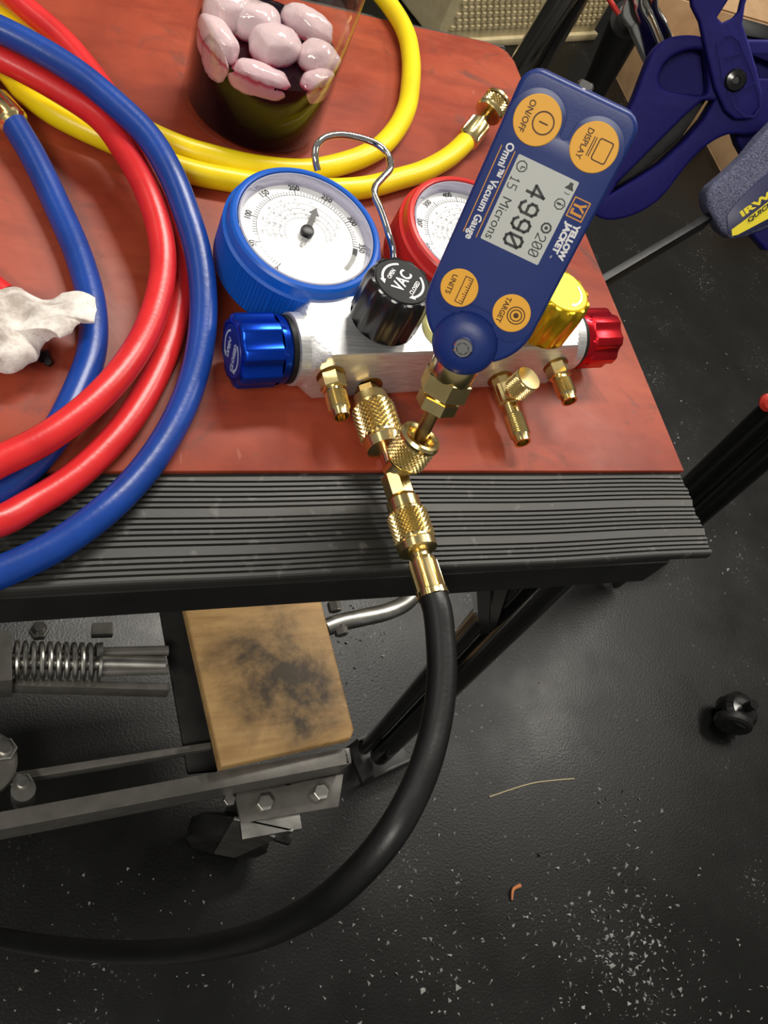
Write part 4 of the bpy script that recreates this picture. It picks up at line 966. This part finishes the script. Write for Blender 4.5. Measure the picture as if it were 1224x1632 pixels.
mb = MB(); mb.lathe([(.0095, 0), (.0095, .003), (.0080, .0050), (.0035, .0056)], fr, 32, cap=False); mb.lathe([(.0035, .0056), (.0032, .004), (0, .004)], fr, 6, cap=False); mb.build('pivot_screw', M['gloss_black'], amo)
mb = MB(); prism(mb, [poly(CP, [(1172, 200), (1192, 188), (1215, 196), (1235, 240), (1215, 262), (1192, 250), (1182, 232)])], CP, -.04, -.012, .002); mb.build('rear_lug', M['clampb'], ca)
mb = MB(); prism(mb, [poly(CP, [(1176, 24), (1250, 44), (1250, 66), (1188, 56)])], CP, -.03, -.01, .001); mb.build('slide_bar', M['blackm'], ca)
# jaw with printed label and the bar that reaches under the table
jaw = thing('clamp_jaw', 'speckled grey-blue clamp jaw with yellow label at the right edge of the picture', 'clamp', PD(1180, 300, .74))
JF = Frame(PD(1180, 300, .74), CP.u, n=(-.42, -.68, .60))
jl = [(1128, 330), (1126, 308), (1136, 294), (1160, 274), (1190, 246), (1216, 214), (1250, 180), (1290, 180), (1290, 330), (1224, 364), (1180, 380), (1166, 380), (1150, 368)]
mb = MB(); prism(mb, [poly(JF, jl)], JF, -.026, 0, .004, 3); jo = mb.build('jaw_pad', M['clampg'], jaw, ang=45)
ll = [(1160, 372), (1158, 344), (1170, 326), (1200, 296), (1240, 262), (1290, 235), (1290, 325), (1224, 358), (1176, 379)]
mb = MB(); prism(mb, [poly(JF, ll)], JF, -.001, .0012, .0005, 1); mb.build('jaw_label', M['navy'], jo)
mb = MB(); prism(mb, [poly(JF, [(1166, 376), (1165, 366), (1187, 350), (1224, 321), (1290, 272), (1290, 310), (1224, 348), (1175, 374)])], JF, .001, .0016); mb.build('label_stripe', M['yel'], jo)
a0, a1 = V(JF.ray(1183.5, 346.6)), V(JF.ray(1224, 317.6)); ang = math.atan2(a1.y - a0.y, a1.x - a0.x)
a0 = V(JF.ray(1179.5, 343)); tfr = JF.sub(a0.x, a0.y, .0013, ang)
mb = MB(); text(mb, 'IRWIN', .0068, tfr, .0003, 2.2, .0003, align='LEFT'); mb.build('label_lettering', M['yel'], jo, smooth=False)
a0 = V(JF.ray(1190, 353)); tfr = JF.sub(a0.x, a0.y, .0017, ang + .03)
mb = MB(); text(mb, 'QUICK-GRIP', .0047, tfr, .00015, 1.6, .0003, shear=.2, align='LEFT'); mb.build('label_lettering', M['ink'], jo, smooth=False)
mb = MB(); prism(mb, [poly(JF, [(1206, 372), (1240, 350), (1290, 330), (1290, 400), (1230, 400)])], JF, -.03, -.012, .003); mb.build('jaw_foot', M['clampb'], jaw)
b0, b1 = JF.pt(*JF.ray(1136, 350), -.014), V((.3655, .372, -.045))
bd = (b1 - b0).normalized(); bw = V((0, 0, 1)); bw = (bw - bd*bw.dot(bd)).normalized(); bs = bd.cross(bw)
mb = MB(); mb.hull8([b0 + bw*.008 + bs*.003, b1 + bw*.008 + bs*.003, b1 + bw*.008 - bs*.003, b0 + bw*.008 - bs*.003, b0 - bw*.008 + bs*.003, b1 - bw*.008 + bs*.003, b1 - bw*.008 - bs*.003, b0 - bw*.008 - bs*.003]); mb.build('clamp_bar', M['blackm'], jaw, bevel=.0008)

# ------------------------------------------------------------------ things behind the table
# cream woven tub
c0, c1 = P(778, 70, FLOOR), P(944, 60, FLOOR)
tu = (c1 - c0).normalized(); tv = V((-tu.y, tu.x, 0)); TL = (c1 - c0).length
tub = thing('woven_tub', 'cream tub with a woven texture standing behind the table', 'tub', c0 + tu*TL/2)
tf = Frame(c0, tu, V((0, 0, 1)))       # front face plane; n points to the camera side
x0 = -TL * .45
back = V((-tu.y, tu.x, 0)); 
if back.y < 0: back = -back
mb = MB(); p = [c0 + tu*x0, c0 + tu*TL, c0 + tu*TL + back*.35, c0 + tu*x0 + back*.35]
mb.hull8([q + V((0, 0, .42)) for q in p] + p); to = mb.build('tub_body', M['cream'], tub, bevel=.02, segs=3)
dots = MB(); nxd, nzd = 26, 22
for i in range(nxd):
    for j in range(nzd):
        a = x0 + .025 + (TL - x0 - .05) * (i + .5*(j % 2)) / nxd; b_ = .045 + .36 * j / nzd
        dots.box(Frame(c0 - back*.0005, tu, V((0, 0, 1))), a, a + .012, b_, b_ + .009, -.004, .004)
o = dots.build('weave_knobs', M['cream'], tub, bevel=0); o['kind'] = 'stuff'
rim = MB(); rim.hull8([q + V((0, 0, .02)) - back*.012 for q in (c0 + tu*x0, c0 + tu*TL)] + [q + V((0, 0, .02)) + back*.01 for q in (c0 + tu*TL, c0 + tu*x0)] + [q - back*.012 for q in (c0 + tu*x0, c0 + tu*TL)] + [q + back*.01 for q in (c0 + tu*TL, c0 + tu*x0)]); rim.build('base_rim', M['cream'], tub, bevel=.004)
# cardboard boxes, square to the table
def carton(x0, y0, lx, ly, h, label, flaps):
    bx = thing('cardboard_box', label, 'box', (x0 + lx/2, y0 + ly/2, FLOOR), 'cardboard boxes behind the clamps')
    c = [V((x0, y0, FLOOR)), V((x0 + lx, y0, FLOOR)), V((x0 + lx, y0 + ly, FLOOR)), V((x0, y0 + ly, FLOOR))]
    Z = lambda z: V((0, 0, z))
    for k in range(4):
        p, q = c[k], c[(k+1) % 4]; d = (q - p).normalized(); n_ = V((-d.y, d.x, 0)) * .006
        MB().hull8([p + Z(h), q + Z(h), q + n_ + Z(h), p + n_ + Z(h), p + Z(.003), q + Z(.003), q + n_ + Z(.003), p + n_ + Z(.003)]).build('side_panel', M['card'], bx, bevel=.0015)
    MB().hull8([p + Z(.005) for p in c] + c).build('bottom_panel', M['card'], bx)
    for k, (rise, out) in flaps.items():
        p, q = c[k] + Z(h), c[(k+1) % 4] + Z(h); d = (q - p).normalized(); n_ = V((-d.y, d.x, 0))
        e = -n_ * out + Z(rise); t = (n_ * rise + Z(out)).normalized() * .005
        MB().hull8([p + t, q + t, q + e + t - d*.01, p + e + t + d*.01, p, q, q + e - d*.01, p + e + d*.01]).build('flap', M['card'], bx, bevel=.001)
        fl2 = MB()                                     # corrugation showing on the flap's raw edge
        L_ = (q - p).length - .02; nn = int(L_ / .012)
        for m in range(nn):
            fl2.tube([p + e + t*.5 + d*(.01 + L_*(m + .5)/nn), p + e*1.01 + t*.5 + d*(.01 + L_*(m + .5)/nn)], .0019, 6)
        o = fl2.build('corrugation', M['blackm'], bx); o['kind'] = 'stuff'
carton(1.534, 1.70, .46, .28, .19, 'open brown cardboard box behind the indigo clamp and the chrome lever', {2: (.05, .10)})
carton(1.752, 1.40, .42, .28, .12, 'low brown cardboard box seen between the clamp grip and the speckled jaw', {0: (-.02, -.13), 2: (-.02, -.13)})
# chrome post with a thin rod, black sleeve tube and forked chrome lever
cp = thing('chrome_post', 'tilted shiny chrome post behind the rear corner of the table', 'post', P(772, 190, FLOOR))
a, b = P(772, 190, FLOOR), PD(930, -55, 1.06)
MB().tube([a, b], .0190, 32).build('post', M['chrome'], cp)
MB().lathe([(.02, .0), (.05, .0), (.05, .004), (.03, .010), (.021, .022)], Frame(a, (1, 0, 0), (0, 1, 0)), 40).build('base_flange', M['blackm'], cp)
a2, b2 = P(835, 172, FLOOR), PD(958, -45, 1.06)
MB().tube([a2, b2], .0045, 16).build('thin_rod', M['chrome'], cp)
MB().tube([a2 + (a-a2)*.3, b2 + (b-b2)*.25], .010, 16).build('black_rod', M['gloss_black'], cp)
bs_ = thing('sleeve_tube', 'black rubber sleeved tube rising between chrome post and cardboard box', 'tube', P(888, 262, FLOOR))
a, b = P(888, 262, FLOOR), PD(1003, 30, 1.02)
MB().tube([a, a.lerp(b, .5), b], .021, 28, rfn=lambda t: .016 + .006*t).build('sleeve', M['blackr'], bs_)
d = (b - a).normalized()
MB().lathe([(.010, -.01), (.015, 0), (.015, .02), (.011, .024), (.011, .05)], axis_frame(b, d), 28).build('chrome_end', M['chrome'], bs_)
LVP = Frame(PD(1040, 60, .95), RIGHT - cn*RIGHT.dot(cn), n=(-.55, -.80, .18))
lv = thing('chrome_lever', 'curved chrome channel lever in front of the cardboard box', 'lever', PD(1040, 60, .95))
p1 = [(1000, -30), (997, 0), (987, 26), (1000, 44), (1017, 84), (1032, 115), (1046, 150), (1064, 120), (1058, 95), (1050, 72), (1036, 38), (1022, 14), (1020, -30)]
p2 = [(1022, -30), (1022, 12), (1036, 36), (1050, 70), (1058, 95), (1062, 118), (1074, 90), (1070, 60), (1060, 36), (1048, 16), (1046, -30)]
mb = MB(); prism(mb, [poly(LVP, p1)], LVP, -.004, .001, .0012, 2); mb.build('outer_cheek', M['chrome'], lv, ang=45)
mb = MB(); prism(mb, [poly(LVP, p2)], LVP, -.020, -.015, .0012, 2); mb.build('inner_cheek', M['chrome'], lv, ang=45)
for pts in ([(1020, -30), (1022, 12), (1036, 38), (1050, 72), (1058, 96), (1063, 122)], [(1046, -30), (1048, 16), (1061, 38), (1071, 62), (1074, 92)]):
    MB().tube(spline([LVP.pt(*LVP.ray(*p), .001) for p in pts], 6), .0016, 10).build('rolled_edge', M['chrome'], lv)
MB().tube([LVP.pt(*LVP.ray(966, -8), .0), LVP.pt(*LVP.ray(986, 22), .0)], .0028, 12).build('red_pull', M['redp'], lv)

# right: slanting black rails, stool caster, pale batten
rl = thing('black_rail_stand', 'pair of slanting glossy black rails right of the red sheet', 'stand', P(1020, 870, FLOOR))
for (x0_, y0_, x1_, y1_, r, nm) in ((1010, 862, 1290, 600, .0130, 'rail'), (1026, 872, 1305, 622, .0085, 'rail'), (1038, 886, 1318, 640, .0120, 'rail')):
    a, b = P(x0_, y0_, -.66), P(x1_, y1_, -.20)
    MB().tube([a, b], r * 1.35, 20).build(nm, M['gloss_black'], rl)
fr = Frame(P(1022, 872, -.66), (1, 0, 0), (0, 1, 0)); 
MB().box(Frame(P(1024, 873, FLOOR), (1, .2, 0), (-.2, 1, 0)), -.05, .05, -.035, .035, 0, .10).build('rail_foot', M['blackm'], rl, bevel=.006)
MB().lathe([(.010, 0), (.011, .006), (.006, .010), (0, .010)], axis_frame(P(1222, 640, -.245), (-.4, -.7, .6)), 24).build('red_cap', M['redp'], rl)
cw = P(1170, 1140, FLOOR + .03)
cs = thing('stool_caster', 'small black twin caster wheel on the floor at the right', 'caster', (cw.x, cw.y, FLOOR))
for s_ in (-1, 1):
    MB().lathe([(.006, -.009), (.024, -.009), (.0285, -.006), (.030, 0), (.0285, .006), (.024, .009), (.006, .009)], axis_frame(V((cw.x, cw.y, FLOOR + .030)) + V((.55, .83, 0))*.013*s_, (.55, .83, 0)), 36).build('wheel', M['blackr'], cs)
hd_ = MB(); hd_.lathe([(.024, .032), (.031, .036), (.030, .046), (.022, .054), (.008, .056), (.008, .075), (0, .075)], Frame((cw.x + .004, cw.y + .004, FLOOR), (1, 0, 0), (0, 1, 0)), 32); hd_.build('hood', M['gloss_black'], cs)
wp = P(1186, 1158, FLOOR + .02); MB().lathe([(.005, -.012), (.006, .004), (.004, .008), (0, .009)], axis_frame(wp, (-.4, -.8, .5)), 20).build('white_hub', M['whitep'], cs)
a, b = P(1150, 756, FLOOR), P(1300, 706, FLOOR)
bd_ = (b - a).normalized(); n_ = V((-bd_.y, bd_.x, 0)) * .028
mb = MB(); mb.hull8([q + V((0, 0, .018)) for q in (a, b, b + n_, a + n_)] + [a, b, b + n_, a + n_])
tag(mb.build('pine_batten', M['pine'], bevel=.001), 'pale pine batten on the floor at the right edge', 'batten')
# litter on the floor
sp = spline([P(829, 1411, FLOOR + .003), P(818, 1418, FLOOR + .005), P(816, 1434, FLOOR + .003)], 8)
tag(MB().tube(sp, .0026, 8, rfn=lambda t: .0028 - .0014*t).build('rust_scrap', M['bark']), 'small curled rusty orange scrap on the black floor', 'scrap')
sp = spline([P(x, y_, FLOOR + .0012) for x, y_ in ((780, 1270), (815, 1258), (850, 1248), (890, 1243), (915, 1241))], 8)
tag(MB().tube(sp, .0009, 6).build('thread', M['thread']), 'short pale thread lying on the black floor', 'thread')
